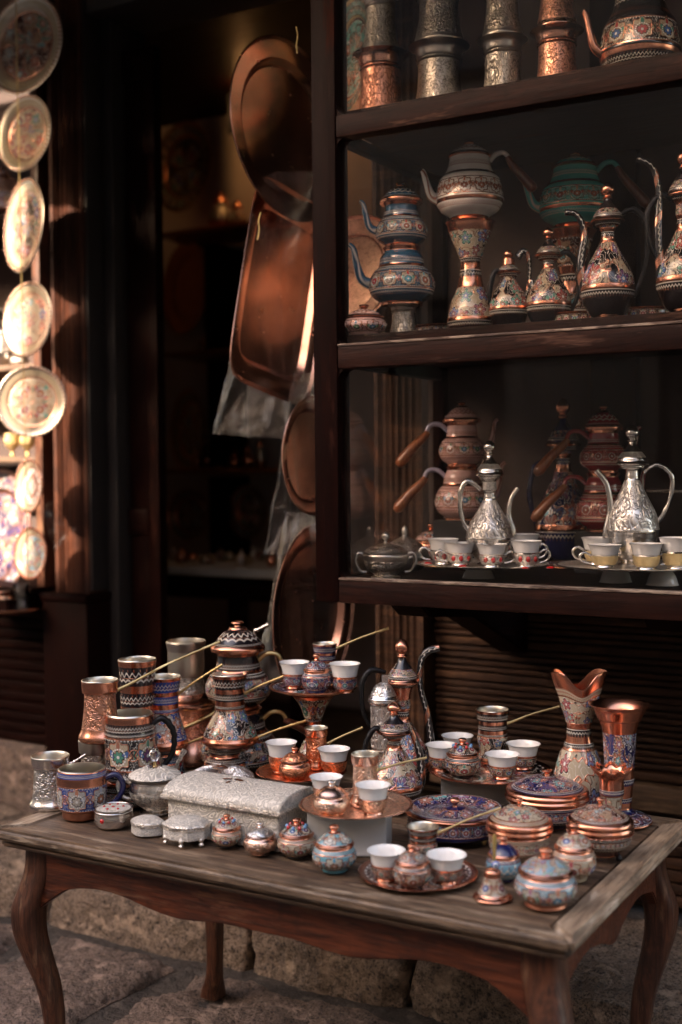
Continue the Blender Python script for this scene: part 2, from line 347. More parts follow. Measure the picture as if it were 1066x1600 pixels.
def M(key):
    if key in MATS: return MATS[key]
    k = key
    if k == 'spr': m = spiral('striped_spout', .010, CU)
    elif k[:2] == 'f_': m = floral(k, k[2:])
    elif k[:2] == 'g_': m = garden(k, k[2:])
    elif k[:2] == 'z_': m = zig(k, k[2:])
    elif k[:2] == 'w_': m = zig(k, k[2:], True)
    elif k in ENAM: m = enamel(k, ENAM[k])
    elif k == 'cu': m = plainmetal(k, CU, .16)
    elif k == 'cup': m = plainmetal('pink_copper', (.84, .50, .38), .16)
    elif k == 'cud': m = plainmetal(k, (.46, .19, .12), .30)
    elif k == 'cut': m = plainmetal('tray_copper', (.66, .34, .25), .17)
    elif k == 'ag': m = plainmetal(k, SILV, .15)
    elif k == 'tin': m = plainmetal(k, (.60, .56, .48), .26)
    elif k == 'pew': m = plainmetal(k, (.46, .42, .38), .28)
    elif k == 'gold': m = plainmetal(k, (.62, .46, .22), .30)
    elif k == 'iron': m = plainmetal(k, (.03, .03, .032), .40)
    elif k == 'e_cu': m = engraved(k, CU)
    elif k == 'e_cuo': m = engraved('engraved_bright_copper', (.86, .34, .18))
    elif k == 'e_cup': m = engraved(k, (.86, .55, .42))
    elif k == 'e_pew': m = engraved(k, (.48, .43, .37), .30)
    elif k == 'e_ag': m = engraved(k, SILV, .24)
    elif k == 'e_gld': m = engraved(k, (.78, .60, .32), .28, dark=.9)
    elif k == 'h_cu': m = hammered(k, (.80, .38, .26))
    elif k == 'h_cuo': m = hammered(k, (.86, .33, .18))
    elif k == 'h_cup': m = hammered(k, (.86, .56, .42))
    elif k == 'h_ag': m = hammered(k, SILV)
    elif k == 'h_pew': m = hammered(k, (.50, .45, .40), .28)
    elif k == 'fil': m = engraved('silver_filigree', (.86, .80, .71), .50, .6, .55, True)
    elif k == 'filo': m = hammered('silver_relief', (.90, .84, .76), .40)
    elif k == 'porc':
        m, b, o = newmat('porcelain'); fin(b, (.80, .79, .77), 0.0, .12, coat=.5)
    elif k == 'card': m = plaster('white_card', (.62, .61, .60), 4, .0004)
    elif k == 'ruby':
        m, b, o = newmat('ruby'); fin(b, (.55, .01, .012), 0.0, .08, coat=1.0)
    elif k == 'gemb':
        m, b, o = newmat('blue_gem'); fin(b, (.10, .30, .55), 0.0, .1, coat=1.0)
    elif k == 'eye':
        m, b, o = newmat('blue_glass'); fin(b, (.01, .10, .42), 0.0, .1, coat=1.0)
    elif k == 'cryst':
        m, b, o = newmat('crystal'); b.inputs['Transmission Weight'].default_value = 1.0; fin(b, (1, .98, .95), 0.0, .02)
    elif k == 'wh':   # turned wooden handle
        m = woodmat('turned_handle_wood', 2, (.20, .045, .018), (.12, .026, .012), (.07, .016, .008), .28, sc=3, coat=.5, bump=.0004)
    elif k == 'who':
        m = woodmat('light_handle_wood', 2, (.36, .11, .035), (.26, .07, .022), (.18, .045, .016), .28, sc=3, coat=.5, bump=.0004)
    elif k.startswith('wood'): m = woodmat('dark_wood_'+'xyz'[int(k[4])], int(k[4]), RED1, RED2, RED3, .46, .12, (.030, .009, .006), spec=.05)
    elif k == 'pilw': m = woodmat('pilaster_wood', 2, (.085, .028, .015), (.048, .015, .008), (.022, .008, .005), .5, .2, (.14, .05, .026), spec=.15)
    elif k == 'lip': m = woodmat('bleached_edge_wood', 0, (.10, .055, .038), (.06, .03, .02), (.02, .009, .007), .6, .8, (.30, .225, .175), sc=2.2, bump=.002)
    elif k.startswith('worn'): m = woodmat('worn_wood_'+'xyz'[int(k[4])], int(k[4]), (.024, .0075, .005), (.014, .0045, .0034), (.007, .003, .0025), .48, .12, (.09, .045, .032), spec=.08)
    elif k.startswith('slat'): m = woodmat('slat_wood', 0, (.072, .032, .018), (.040, .018, .010), (.020, .009, .006), .55, .35, (.12, .06, .035), bump=.002, spec=.25)
    elif k.startswith('ledg'): m = woodmat('ledge_wood', 0, (.15, .085, .05), (.09, .05, .03), (.05, .028, .017), .6, .4, (.20, .13, .08), bump=.002)
    elif k.startswith('ttop'): m = woodmat('table_top_wood_'+'xyz'[int(k[4])], int(k[4]), (.15, .088, .052), (.080, .045, .027), (.03, .017, .011), .5, .36, (.25, .17, .11), sc=1.6, bump=.002)
    elif k == 'tedge0': m = woodmat('table_edge_wood_front', 0, (.22, .14, .088), (.13, .082, .050), (.045, .028, .018), .48, .30, (.36, .265, .185), sc=1.5, bump=.0018)  # front and back boards: shade put into a darker wood colour
    elif k.startswith('tedge'): m = woodmat('table_edge_wood_'+'xyz'[int(k[5])], int(k[5]), (.40, .29, .20), (.27, .185, .125), (.11, .07, .045), .5, .34, (.54, .43, .33), sc=1.5, bump=.0018)  # side boards: brighter light put into a paler wood colour
    elif k.startswith('tleg'): m = woodmat('table_leg_wood_'+'xyz'[int(k[4])], int(k[4]), (.115, .040, .020), (.060, .021, .011), (.024, .009, .006), .40, .22, (.18, .09, .05), sc=1.6, coat=.08, bump=.002, spec=.3)
    elif k.startswith('tapr'): m = woodmat('table_apron_wood', 0, (.150, .038, .016), (.080, .020, .009), (.028, .009, .006), .36, .2, (.15, .06, .032), sc=1.5, coat=.1, bump=.0018, spec=.35)
    elif k == 'stone': m = stonemat('paving_stone', (.22, .150, .118), (.31, .215, .170), (.11, .078, .064))
    elif k == 'kerb': m = stonemat('kerb_stone', (.28, .195, .14), (.37, .26, .185), (.13, .088, .062))
    elif k == 'earth': m = stonemat('packed_earth', (.070, .056, .048), (.10, .080, .068), (.045, .037, .032))
    elif k == 'plasg': m = plaster('grey_plaster', (.70, .57, .53))
    elif k == 'plasw': m = plaster('street_plaster', (.50, .45, .38), .8)
    elif k == 'plast': m = plaster('old_plaster', (.34, .29, .24), .8)
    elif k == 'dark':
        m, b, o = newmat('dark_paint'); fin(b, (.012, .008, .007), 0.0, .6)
    elif k == 'panel': m = plaster('grey_back_panel', (.075, .053, .048), 2)
    elif k == 'cloth': m = plaster('dark_display_cloth', (.02, .017, .017), 8)
    elif k == 'glass': m = thin_glass('window_glass', (.97, .96, .95), .0, .002, spec=.26)
    elif k == 'glas2': m = thin_glass('drinking_glass', (.9, .9, .9), .0, .03, ior=1.6)
    elif k == 'bag': m = thin_glass('plastic_film', (.90, .88, .87), .22, .010, ior=1.38, bumpy=.005, spec=.17)
    elif k == 'tag': 
        m, b, o = newmat('brass_tag'); fin(b, (.55, .40, .14), .6, .35)
    elif k == 'bulb':
        m, b, o = newmat('lit_bulb'); fin(b, (.9, .6, .3), 0.0, .4); b.inputs['Emission Color'].default_value = (1, .62, .25, 1); b.inputs['Emission Strength'].default_value = 14
    elif k == 'wind': 
        m, b, o = newmat('street_window'); fin(b, (.03, .035, .04), 0.0, .06)
    else: raise KeyError(key)
    MATS[key] = m; return m

# ------------------------------------------------------------------ object helpers
def link(name, me, mats, parent=None, mtx=None, kind=None):
    o = bpy.data.objects.new(name, me); COL.objects.link(o)
    for m in mats: me.materials.append(M(m) if isinstance(m, str) else m)
    if parent is not None: o.parent = parent
    if mtx is not None: o.matrix_local = mtx
    if kind: o['kind'] = kind
    return o
def tag(o, label=None, cat=None, group=None, kind=None):
    if label: o['label'] = label
    if cat: o['category'] = cat
    if group: o['group'] = group
    if kind: o['kind'] = kind
    return o
def empty(name, mtx, label=None, cat=None, group=None, kind=None):
    o = bpy.data.objects.new(name, None); COL.objects.link(o); o.empty_display_size = .05
    o.matrix_world = mtx if isinstance(mtx, Matrix) else Matrix.Translation(mtx)
    return tag(o, label, cat, group, kind)
def smooth_me(me, ang=40):
    for p in me.polygons: p.use_smooth = True
    try: me.set_sharp_from_angle(angle=rad(ang))
    except Exception: pass
def cr(p0, p1, p2, p3, t):
    return tuple(.5*((2*b) + (-a + c)*t + (2*a - 5*b + 4*c - d)*t*t + (-a + 3*b - 3*c + d)*t**3) for a, b, c, d in zip(p0, p1, p2, p3))
def profile(prof, sub=4):
    """prof: [(r,z,mat[, 'c'])...] -> fine list of (r,z,mat)"""
    out = []; n = len(prof); mat = prof[0][2]
    for i in range(n - 1):
        a, b = prof[i], prof[i+1]
        if len(a) > 2 and a[2]: mat = a[2]
        p0 = prof[i-1] if i > 0 and 'c' not in a[3:] else a
        p3 = prof[i+2] if i + 2 < n and 'c' not in b[3:] else b
        big = math.hypot(a[0]-b[0], a[1]-b[1])
        k = sub if big > 3.0 else (2 if big > 1.2 else 1)
        if 'c' in a[3:] and 'c' in b[3:]: k = 1
        for j in range(k):
            r, z = cr(p0[:2], a[:2], b[:2], p3[:2], j/k)
            out.append((max(r, 0.0), z, mat))
    out.append((prof[-1][0], prof[-1][1], mat)); return out
def lathe(name, prof, S, parent, off=(0, 0, 0), seg=40, deform=None, sub=4, ang=50, rot=None, tile=1.0, umul=1):
    P = profile(prof, sub); mats = []; verts = []; faces = []; fm = []; fuv = []
    # bands
    L = [0]; 
    for i in range(len(P)-1): L.append(math.hypot(P[i+1][0]-P[i][0], P[i+1][1]-P[i][1]))
    bands = []; i = 0
    while i < len(P)-1:
        j = i
        while j < len(P)-1 and P[j][2] == P[i][2]: j += 1
        ln = sum(L[i+1:j+1]); rm = sum(P[k][0] for k in range(i, j+1))/(j - i + 1)
        n = max(4, round(2*PI*rm/max(ln, .5)*tile*(2.6 if P[i][2][:2] == 'z_' else 1.5 if P[i][2][:2] == 'w_' else 1)))
        if P[i][2][:2] not in ('f_', 'e_', 'fi', 'g_'): n = min(n, 120)
        acc = 0
        for k in range(i, j):
            bands.append((acc/ln if ln else 0, (acc+L[k+1])/ln if ln else 1, n*umul)); acc += L[k+1]
        i = j
    for (r, z, m) in P:
        for a in range(seg):
            t = 2*PI*a/seg; x, y, zz = r*math.cos(t), r*math.sin(t), z
            if deform: x, y, zz = deform(x, y, zz, t)
            verts.append((x*S, y*S, zz*S))
    for i in range(len(P)-1):
        if P[i][2] not in mats: mats.append(P[i][2])
        mi = mats.index(P[i][2]); v0, v1, n = bands[i]
        d0, d1 = P[i][0] < 1e-4, P[i+1][0] < 1e-4
        if d0 and d1: continue
        for a in range(seg):
            b_ = (a+1) % seg; u0, u1 = a/seg*n, (a+1)/seg*n
            q = [(i*seg+a, u0, v0), (i*seg+b_, u1, v0), ((i+1)*seg+b_, u1, v1), ((i+1)*seg+a, u0, v1)]
            if d0: q = [q[0], q[2], q[3]]
            elif d1: q = [q[0], q[1], q[2]]
            faces.append([k[0] for k in q]); fuv += [(k[1], k[2]) for k in q]; fm.append(mi)
    me = bpy.data.meshes.new(name); me.from_pydata(verts, [], faces); 
    me.polygons.foreach_set('material_index', fm)
    uvl = me.uv_layers.new(name='UVMap'); uvl.data.foreach_set('uv', [c for p in fuv for c in p])
    me.validate(); smooth_me(me, ang)
    mt = Matrix.Translation(Vector(off)*S)
    if rot is not None: mt = mt @ rot
    return link(name, me, mats, parent, mt)
def tube(name, pts, rs, S, parent, mat, seg=10, sub=5, rope=0, flat=1.0, off=(0, 0, 0), closed_ends=True):
    """pts in px units; rs radius or list"""
    n = len(pts); rs = rs if isinstance(rs, (list, tuple)) else [rs]*n
    if len(rs) < n: rs = list(rs) + [rs[-1]]*(n - len(rs))
    C = []
    for i in range(n-1):
        p0 = pts[max(i-1, 0)]; p3 = pts[min(i+2, n-1)]
        for j in range(sub):
            t = j/sub
            C.append((Vector(cr(p0, pts[i], pts[i+1], p3, t)), rs[i]*(1-t) + rs[i+1]*t))
    C.append((Vector(pts[-1]), rs[-1]))
    verts = []; faces = []; uv = []; up = Vector((0, 1, 0.01)); acc = 0; prev = None
    for i, (c, r) in enumerate(C):
        d = (C[min(i+1, len(C)-1)][0] - C[max(i-1, 0)][0]).normalized()
        if abs(d.dot(up)) > .97: up = Vector((1, 0, 0.1))
        a = d.cross(up).normalized(); b = a.cross(d).normalized(); up = b
        if prev is not None: acc += (c - prev).length
        prev = c
        for k in range(seg):
            t = 2*PI*k/seg; rr = r*(1 + (.22*math.sin(3*t + acc*rope) if rope else 0))
            verts.append(tuple((c + a*math.cos(t)*rr + b*math.sin(t)*rr*flat)*S))
        uv.append(acc)
    for i in range(len(C)-1):
        for k in range(seg):
            faces.append((i*seg+k, i*seg+(k+1) % seg, (i+1)*seg+(k+1) % seg, (i+1)*seg+k))
    nq = len(faces)
    if closed_ends: faces.append(tuple(range(seg))[::-1]); faces.append(tuple((len(C)-1)*seg + k for k in range(seg)))
    me = bpy.data.meshes.new(name); me.from_pydata(verts, [], faces)
    uvl = me.uv_layers.new(name='UVMap'); li = 0; rr0 = max(rs[0], 1.0)
    for fi in range(nq):
        i, k = divmod(fi, seg)
        for (ii, kk) in ((i, k), (i, k+1), (i+1, k+1), (i+1, k)):
            uvl.data[li].uv = (uv[ii]/(6*rr0) + kk/seg, kk/seg*2 % 1.0001); li += 1
    smooth_me(me, 60)
    return link(name, me, [mat], parent, Matrix.Translation(Vector(off)*S))
def box(name, s0, s1, n0, n1, z0, z1, mat, parent, bev=.003, seg=2, kind=None):
    bm = bmesh.new(); bmesh.ops.create_cube(bm, size=1)
    for v in bm.verts:
        v.co = Vector(((s0+s1)/2 + v.co.x*(s1-s0), (n0+n1)/2 + v.co.y*(n1-n0), (z0+z1)/2 + v.co.z*(z1-z0)))
    if bev: bmesh.ops.bevel(bm, geom=bm.edges[:], offset=min(bev, .45*min(abs(s1-s0), abs(n1-n0), abs(z1-z0))), segments=seg, affect='EDGES', profile=.6)
    me = bpy.data.meshes.new(name); bm.to_mesh(me); bm.free(); smooth_me(me, 35)
    return link(name, me, [mat], parent, None if parent else FR, kind)
def prism(name, poly, z0, z1, mat, parent, bev=.0, axis='z', mtx=None, seg=2):
    bm = bmesh.new()
    def P3(a, b, c): return (a, b, c) if axis == 'z' else ((a, c, b) if axis == 'y' else (c, a, b))
    lo = [bm.verts.new(P3(a, b, z0)) for a, b in poly]; hi = [bm.verts.new(P3(a, b, z1)) for a, b in poly]
    k = len(poly); bm.faces.new(lo[::-1]); bm.faces.new(hi)
    for i in range(k): bm.faces.new((lo[i], lo[(i+1) % k], hi[(i+1) % k], hi[i]))
    bmesh.ops.recalc_face_normals(bm, faces=bm.faces[:])
    if bev:
        es = [e for e in bm.edges if e.calc_face_angle(0) > .6]
        bmesh.ops.bevel(bm, geom=es, offset=bev, segments=seg, affect='EDGES')
    me = bpy.data.meshes.new(name); bm.to_mesh(me); bm.free(); smooth_me(me, 35)
    return link(name, me, [mat], parent, mtx if mtx is not None else (None if parent else FR))
ZT = .530            # table top height
class T:
    """a thing standing at a photographed spot; local units = photo pixels at its distance (x right, y away, z up)"""
    def __init__(s, name, px, yb, rb, z, label, cat, group=None, n=None, rotz=0.0):
        if n is None:
            p = at_z(px, yb, z); 
            k = (yb - 735)/FPX; p = at_z(px, yb - rb*k, z)
        else:
            p = at_nw(px, 735, n); p.z = z
        s.p = p; s.S = p.y/FPX; s.yc = 735 - (z - HC)/p.y*FPX + (px - 533)*-0.0087; s.z = z
        s.e = empty(name, Matrix.Translation(p) @ Matrix.Rotation(rotz, 4, 'Z'), label, cat, group)
    def H(s, y, r=0):   # height in px of a ring whose top edge shows at y
        k = (y - 735)/FPX; return s.yc - (y + r*k)
    def lathe(s, name, prof, **k): 
        par = k.pop('parent', s.e); return lathe(name, prof, s.S, par, **k)
    def tube(s, name, pts, rs, mat, **k):
        par = k.pop('parent', s.e); return tube(name, pts, rs, s.S, par, mat, **k)

def lipf(phi, zt, amt=4.0, wid=.45):
    def f(x, y, z, t):
        if z < zt*.84: return x, y, z
        d = (t - phi + PI) % (2*PI) - PI; w = math.exp(-(d/wid)**2)*((z - zt*.84)/(zt*.16))
        return x + math.cos(phi)*amt*w, y + math.sin(phi)*amt*w, z + amt*.25*w
    return f
def cup(px, yb, w, yt, z, label, group, c='blk', n=None, hm=None, handle=None, line=False, gems=False, rotz=0):
    rb = w*.27; t = T('coffee_cup', px, yb, rb, z, label, 'cup', group, n=n, rotz=rotz); h = t.H(yt, w*.5)
    band = hm or 'f_'+c; mt = {'h_cuo': 'cu', 'h_cup': 'cup'}.get(hm, 'cu')
    if hm in ('h_ag', 'e_ag', 'e_gld'): mt = 'ag'
    t.lathe('holder', [(0, 0, mt), (rb*.95, 0, mt, 'c'), (rb*1.05, h*.03, mt), (rb*.98, h*.09, mt), (w*.31, h*.14, band), (w*.37, h*.28, band), (w*.40, h*.44, band), (w*.405, h*.52, mt, 'c'), (w*.42, h*.57, mt), (w*.395, h*.58, mt, 'c'), (w*.36, h*.40, mt)])
    t.lathe('porcelain_bowl', [(0, h*.16, 'porc'), (w*.25, h*.18, 'porc'), (w*.36, h*.42, 'porc'), (w*.385, h*.58, 'porc'), (w*.43, h*.82, 'porc'), (w*.48, h*.97, 'porc'), (w*.5, h, 'porc'), (w*.48, h*.995, 'porc'), (w*.42, h*.84, 'porc'), (w*.36, h*.55, 'porc'), (w*.26, h*.26, 'porc'), (0, h*.22, 'porc')])
    if handle:
        hx = handle; t.tube('handle', [(hx*w*.37, 0, h*.50), (hx*w*.60, 0, h*.66), (hx*w*.74, 0, h*.50), (hx*w*.64, 0, h*.26), (hx*w*.40, 0, h*.18)], [1.6, 2.2, 2.0, 1.8, 1.5], 'ag', rope=.8)
    if gems:
        for a in (-2.2, -1.57, -.9):
            g = t.lathe('gem', [(0, 0, 'ruby'), (3.6, 0, 'ruby'), (3.0, 1.6, 'ruby'), (0, 2.6, 'ruby')], seg=12, off=(math.cos(a)*w*.385, math.sin(a)*w*.385, h*.34), rot=Matrix.Rotation(a, 4, 'Z') @ Matrix.Rotation(PI/2, 4, 'Y') @ Matrix.Diagonal((1.3, 1, 1, 1)))
    return t
def jar(px, yb, w, yt, z, label, group=None, c='blk', metal='cu', body=None, lid=None, foot=None, rb=None, knobc=None, n=None, neck=True, name='sugar_jar', cat='jar', beads=False, bh=.56):
    rb = rb or w*.27; t = T(name, px, yb, rb, z, label, cat, group, n=n); h = t.H(yt)
    body = body or 'f_'+c; lid = lid or 'f_'+c; foot = foot or (c if c in ENAM else metal); kn = knobc or metal
    t.lathe('body', [(0, 0, foot), (rb, 0, foot, 'c'), (rb*1.08, h*.02, foot), (w*.33, h*.09, body), (w*.46, h*.20, body), (w*.50, h*.33, body), (w*.47, h*.45, 'z_'+c if c in ENAM else metal), (w*.41, h*.52, metal), (w*.40, h*bh, metal, 'c'), (w*.34, h*bh, metal)])
    l = t.lathe('lid', [(w*.30, h*(bh+.005), metal, 'c'), (w*.435, h*(bh+.005), metal, 'c'), (w*.445, h*(bh+.035), metal), (w*.40, h*(bh+.07), lid), (w*.31, h*(bh+.17), lid), (w*.19, h*(bh+.25), lid), (w*.13, h*(bh+.27), metal), (w*.08, h*(bh+.285), metal)])
    t.lathe('knob', [(w*.09, h*(bh+.28), kn, 'c'), (w*.065, h*(bh+.31), kn), (w*.10, h*(bh+.35), kn), (w*.115, h*.96, kn), (w*.08, h*.99, kn), (0, h, kn)], seg=20)
    if beads:
        for k in range(9):
            a = 2*PI*k/9 + .2
            t.lathe('bead', [(0, -w*.05, 'ruby'), (w*.045, -w*.02, 'ruby'), (w*.05, 0, 'ruby'), (w*.03, w*.04, 'ruby'), (0, w*.05, 'ruby')] if k % 2 else [(0, -w*.05, 'gemb'), (w*.045, -w*.02, 'gemb'), (w*.05, 0, 'gemb'), (w*.03, w*.04, 'gemb'), (0, w*.05, 'gemb')], seg=8, sub=1, off=(math.cos(a)*w*.24, math.sin(a)*w*.24, h*(bh+.235)))
    return t
def cezve(px, yb, rb, yt, rt, z, label, c='blk', handle=None, kind='deco', metal='cu', group=None, lip=-1.57, n=None, waist=None, zoff=0, hm='gold', name='coffee_pot', hr=2.0):
    t = T(name, px, yb, rb, z, label, 'coffee pot', group, n=n); h = t.H(yt, rt)
    w = waist or rt*.86
    if kind == 'deco':
        P = [(0, 0, 'cu'), (rb*.92, 0, 'cu', 'c'), (rb, h*.03, 'cu'), (rb*1.02, h*.07, 'cu'), (rb*.98, h*.11, 'g_'+c), (rb*.85, h*.24, 'g_'+c), (w*1.06, h*.44, 'g_'+c), (w*1.0, h*.52, 'z_'+c), (w*.98, h*.56, 'cu'), (w*.98, h*.63, 'w_'+c), (w, h*.74, 'cu'), (w*1.02, h*.80, 'w_'+c), (rt*.97, h*.95, 'cu'), (rt, h*.995, 'tin')]
    elif kind == 'band':     # straight neck only part of a lower pot
        P = [(0, 0, 'g_'+c), (rb, h*.02, 'g_'+c), (rb, h*.15, 'g_'+c), (rb*.95, h*.45, 'w_'+c), (w, h*.60, 'cu'), (w, h*.68, 'w_'+c), (rt*.98, h*.86, 'cu'), (rt, h, 'tin')]
    elif kind == 'ham':
        e = {'cu': 'h_cu', 'pew': 'h_pew', 'cup': 'h_cup', 'cuo': 'h_cuo', 'ag': 'h_ag'}[metal]; mm = {'cuo': 'cu'}.get(metal, metal)
        P = [(0, 0, mm), (rb*.92, 0, mm, 'c'), (rb, h*.03, mm), (rb*1.01, h*.09, mm), (rb*.86, h*.22, e), (w*1.03, h*.50, e), (w*.98, h*.72, e), (w, h*.80, mm, 'c'), (rt*.96, h*.81, mm), (rt, h*.99, 'tin')]
    P += [(P[-1][0]*.985, h, 'tin', 'c'), (rt*.93, h*.985, 'tin'), (w*.93, h*.78, 'tin'), (w*.9, h*.55, 'tin'), (0, h*.45, 'tin')]
    t.lathe('body', P, deform=lipf(lip, h) if lip is not None else None)
    if handle:
        (x0, y0), (x1, y1) = handle[:2]; dy = handle[2] if len(handle) > 2 else 20
        z0, z1 = t.yc - y0, t.yc - y1; a = (x0 - px, 0, z0); bpt = (x1 - px, dy, z1)
        mid = tuple((p + q)/2 for p, q in zip(a, bpt)); mid = (mid[0], mid[1], mid[2] + abs(bpt[0]-a[0])*.02)
        sx = 1 if bpt[0] > a[0] else -1; t.lathe('joint_plate', [(0, -1.2, hm), (4.2, -1, hm), (5, 0, hm), (3.4, 1.4, hm), (0, 2, hm)], seg=12, off=(a[0] - sx*1.0, a[1], a[2]-1), rot=Matrix.Rotation(sx*1.35, 4, 'Y'))
        t.tube('handle', [a, tuple(p*.85 + q*.15 for p, q in zip(a, bpt)), mid, bpt], [hr*1.5, hr*1.05, hr*.8, hr*1.05], hm, rope=1.1, flat=.75, seg=9, sub=14)
    return t
def tray(px, yb, r, z, label, mat='h_cu', rim='cu', name='serving_tray', n=None, group=None, floor='floral', h=None):
    t = T(name, px, yb, r, z, label, 'tray', group, n=n)
    f = floor
    t.lathe('dish', [(0, 0, rim), (r*.62, 0, rim), (r*.80, 1.5, rim), (r*.99, 4.5, rim), (r, 5.5, rim), (r*.98, 6.3, rim), (r*.94, 5.6, mat), (r*.76, 3.4, mat), (r*.70, 1.4, f), (r*.35, 1.2, f), (0, 1.2, f)], seg=72)
    return t
def proj(p):
    d = Vector(p) - Vector((0, 0, HC)); yr = d.y*math.sin(PITCH) + d.z*math.cos(PITCH); dep = d.y*math.cos(PITCH) - d.z*math.sin(PITCH)
    xr = FPX*d.x/dep; yr = FPX*yr/dep
    return 533 + xr*math.cos(ROLL) - yr*math.sin(ROLL), 800 - (xr*math.sin(ROLL) + yr*math.cos(ROLL))
_ti = T.__init__
def _ti2(s, *a, **k):
    _ti(s, *a, **k); s.yc = proj(s.p)[1]
T.__init__ = _ti2
OFF = {}
def froot(name, s, n, z, label=None, cat=None, group=None, kind=None):
    e = empty(name, Matrix.Translation(W(s, n, z)) @ FR, label, cat, group, kind); OFF[e.name] = Matrix.Translation((-s, -n, -z)); return e
_link = link
def link(name, me, mats, parent=None, mtx=None, kind=None):
    if parent is not None and parent.name in OFF and mtx is None: mtx = OFF[parent.name]
    return _link(name, me, mats, parent, mtx, kind)

# ================================================================== STREET AND GROUND
def ground_sheet():
    bm = bmesh.new(); bmesh.ops.create_grid(bm, x_segments=60, y_segments=60, size=40)
    me = bpy.data.meshes.new('ground'); bm.to_mesh(me); bm.free()
    o = link('ground', me, ['earth'], None, Matrix.Translation((0, 0, -.012)) @ FR); o['kind'] = 'structure'; return o
ground = ground_sheet()
def stone(name, poly, z0, z1, mat, parent, rough=.010, rr=.03, seed=0, per=None):
    """poly of facade coords -> bulging worn stone with broken edges"""
    pts = []; k = len(poly)
    step = per or max(.012, sum(math.hypot(poly[i][0]-poly[(i+1) % k][0], poly[i][1]-poly[(i+1) % k][1]) for i in range(k))/170)
    for i in range(k):
        a, b = poly[i], poly[(i+1) % k]; m = max(2, int(math.hypot(a[0]-b[0], a[1]-b[1])/step))
        for j in range(m): pts.append((a[0] + (b[0]-a[0])*j/m, a[1] + (b[1]-a[1])*j/m))
    for _ in range(2): pts = [tuple((pts[i-1][c] + 2*pts[i][c] + pts[(i+1) % len(pts)][c])/4 for c in (0, 1)) for i in range(len(pts))]
    cx = sum(p[0] for p in pts)/len(pts); cy = sum(p[1] for p in pts)/len(pts); m = len(pts)
    R = min(math.hypot(p[0]-cx, p[1]-cy) for p in pts)
    verts = []; faces = []
    levels = [(1.0, z0 + (z1-z0)*q_) for q_ in (0, .3, .45, .6, .72)] + [(1 - rr*.25/R, z1 - rr*.5), (1 - rr*.6/R, z1 - rr*.2), (1 - rr/R, z1 - .003)]
    f_ = 1 - rr/R - .04
    while f_ > .06: levels.append((f_, z1)); f_ -= max(.012, step*1.2)/R if R > .09 else .14
    for li, (f, z) in enumerate(levels):
        for p in pts:
            x, y = cx + (p[0]-cx)*f, cy + (p[1]-cy)*f
            q = Vector((x*9 + seed*7.3, y*9, z*9)); nn = noise.noise(q) + .5*noise.noise(q*2.6) + .38*noise.noise(q*6.1) + .22*noise.noise(q*13.0)
            nv = noise.noise(q*1.4 + Vector((5, 5, 5)))
            if li < 7: x += (x-cx)/R*nn*rough*.5; y += (y-cy)/R*nn*rough*.7
            if li > 4: z_ = z + nn*rough*.8 + nv*rough*.5
            else: z_ = z
            verts.append((x, y, z_))
    verts.append((cx, cy, z1 + noise.noise(Vector((cx*9, cy*9, 1)))*rough*.5))
    for l in range(len(levels)-1):
        for i in range(m): faces.append((l*m+i, l*m+(i+1) % m, (l+1)*m+(i+1) % m, (l+1)*m+i))
    L0 = (len(levels)-1)*m
    for i in range(m): faces.append((L0+i, L0+(i+1) % m, len(verts)-1))
    me = bpy.data.meshes.new(name); me.from_pydata(verts, [], faces); smooth_me(me, 50)
    return link(name, me, [mat], parent)
pav = froot('paving', -1.6, 1.9, 0, kind='structure')
rows = [(0.15, .75), (.75, 1.28), (1.28, 1.80), (1.80, 2.30)]
for ri, (n0, n1) in enumerate(rows):
    s = -4.2 + .3*(ri % 2)
    while s < .9:
        w_ = random.uniform(.42, .72); g = .022; j = lambda: random.uniform(-.05, .05)
        poly = [(s+g+abs(j()), n0+g+j()*.4), (s+w_*.5, n0+g+j()*.6), (s+w_-g-abs(j()), n0+g+j()*.4), (s+w_-g+j()*.4, (n0+n1)/2), (s+w_-g-abs(j()), n1-g+j()*.3), (s+w_*.5, n1-g+j()*.5), (s+g+abs(j()), n1-g+j()*.3), (s+g+j()*.4, (n0+n1)/2)]
        stone('paving_stone', poly, -.06, .006 + random.uniform(-.004, .006), 'stone', pav, .018, .03, ri*10 + s)
        s += w_
step = froot('stone_step', -1.9, 2.6, 0, kind='structure')
box('step_bed', -5.5, 1.6, 2.42, 3.6, -.05, .072, 'earth', step, .01)
s = -4.6
for ln in (.62, .55, .66, .50, .64, .42, .70, .30):
    g = .003; e = s + ln; j = lambda: random.uniform(-.008, .008)
    poly = [(s+g, 2.345+j()), (s+ln*.35, 2.325+j()*.6), (s+ln*.7, 2.325+j()*.6), (e-g, 2.34+j()), (e-g+j(), 2.58), (e-g, 2.80+j()), (s+ln*.5, 2.81+j()), (s+g, 2.79+j()), (s+g+j(), 2.56)]
    stone('kerb_stone', poly, -.05, .118 + random.uniform(-.008, .012), 'kerb', step, .020, .020, s*3, per=.012)
    s = e
for i in range(11):
    for k in range(8):
        cx = s + .09 + i*.125 + (k % 2)*.06 + random.uniform(-.015, .015); cy = 2.40 + k*.105 + random.uniform(-.012, .012)
        r = random.uniform(.046, .058); a0 = random.random()*6
        stone('cobble', [(cx + r*math.cos(a0 + a)*random.uniform(.85, 1.1), cy + r*.9*math.sin(a0 + a)*random.uniform(.85, 1.1)) for a in (0, 1.05, 2.1, 3.14, 4.2, 5.24)], .03, .085 + random.uniform(-.006, .008), 'stone', step, .006, .022, i + k*3, per=.022)

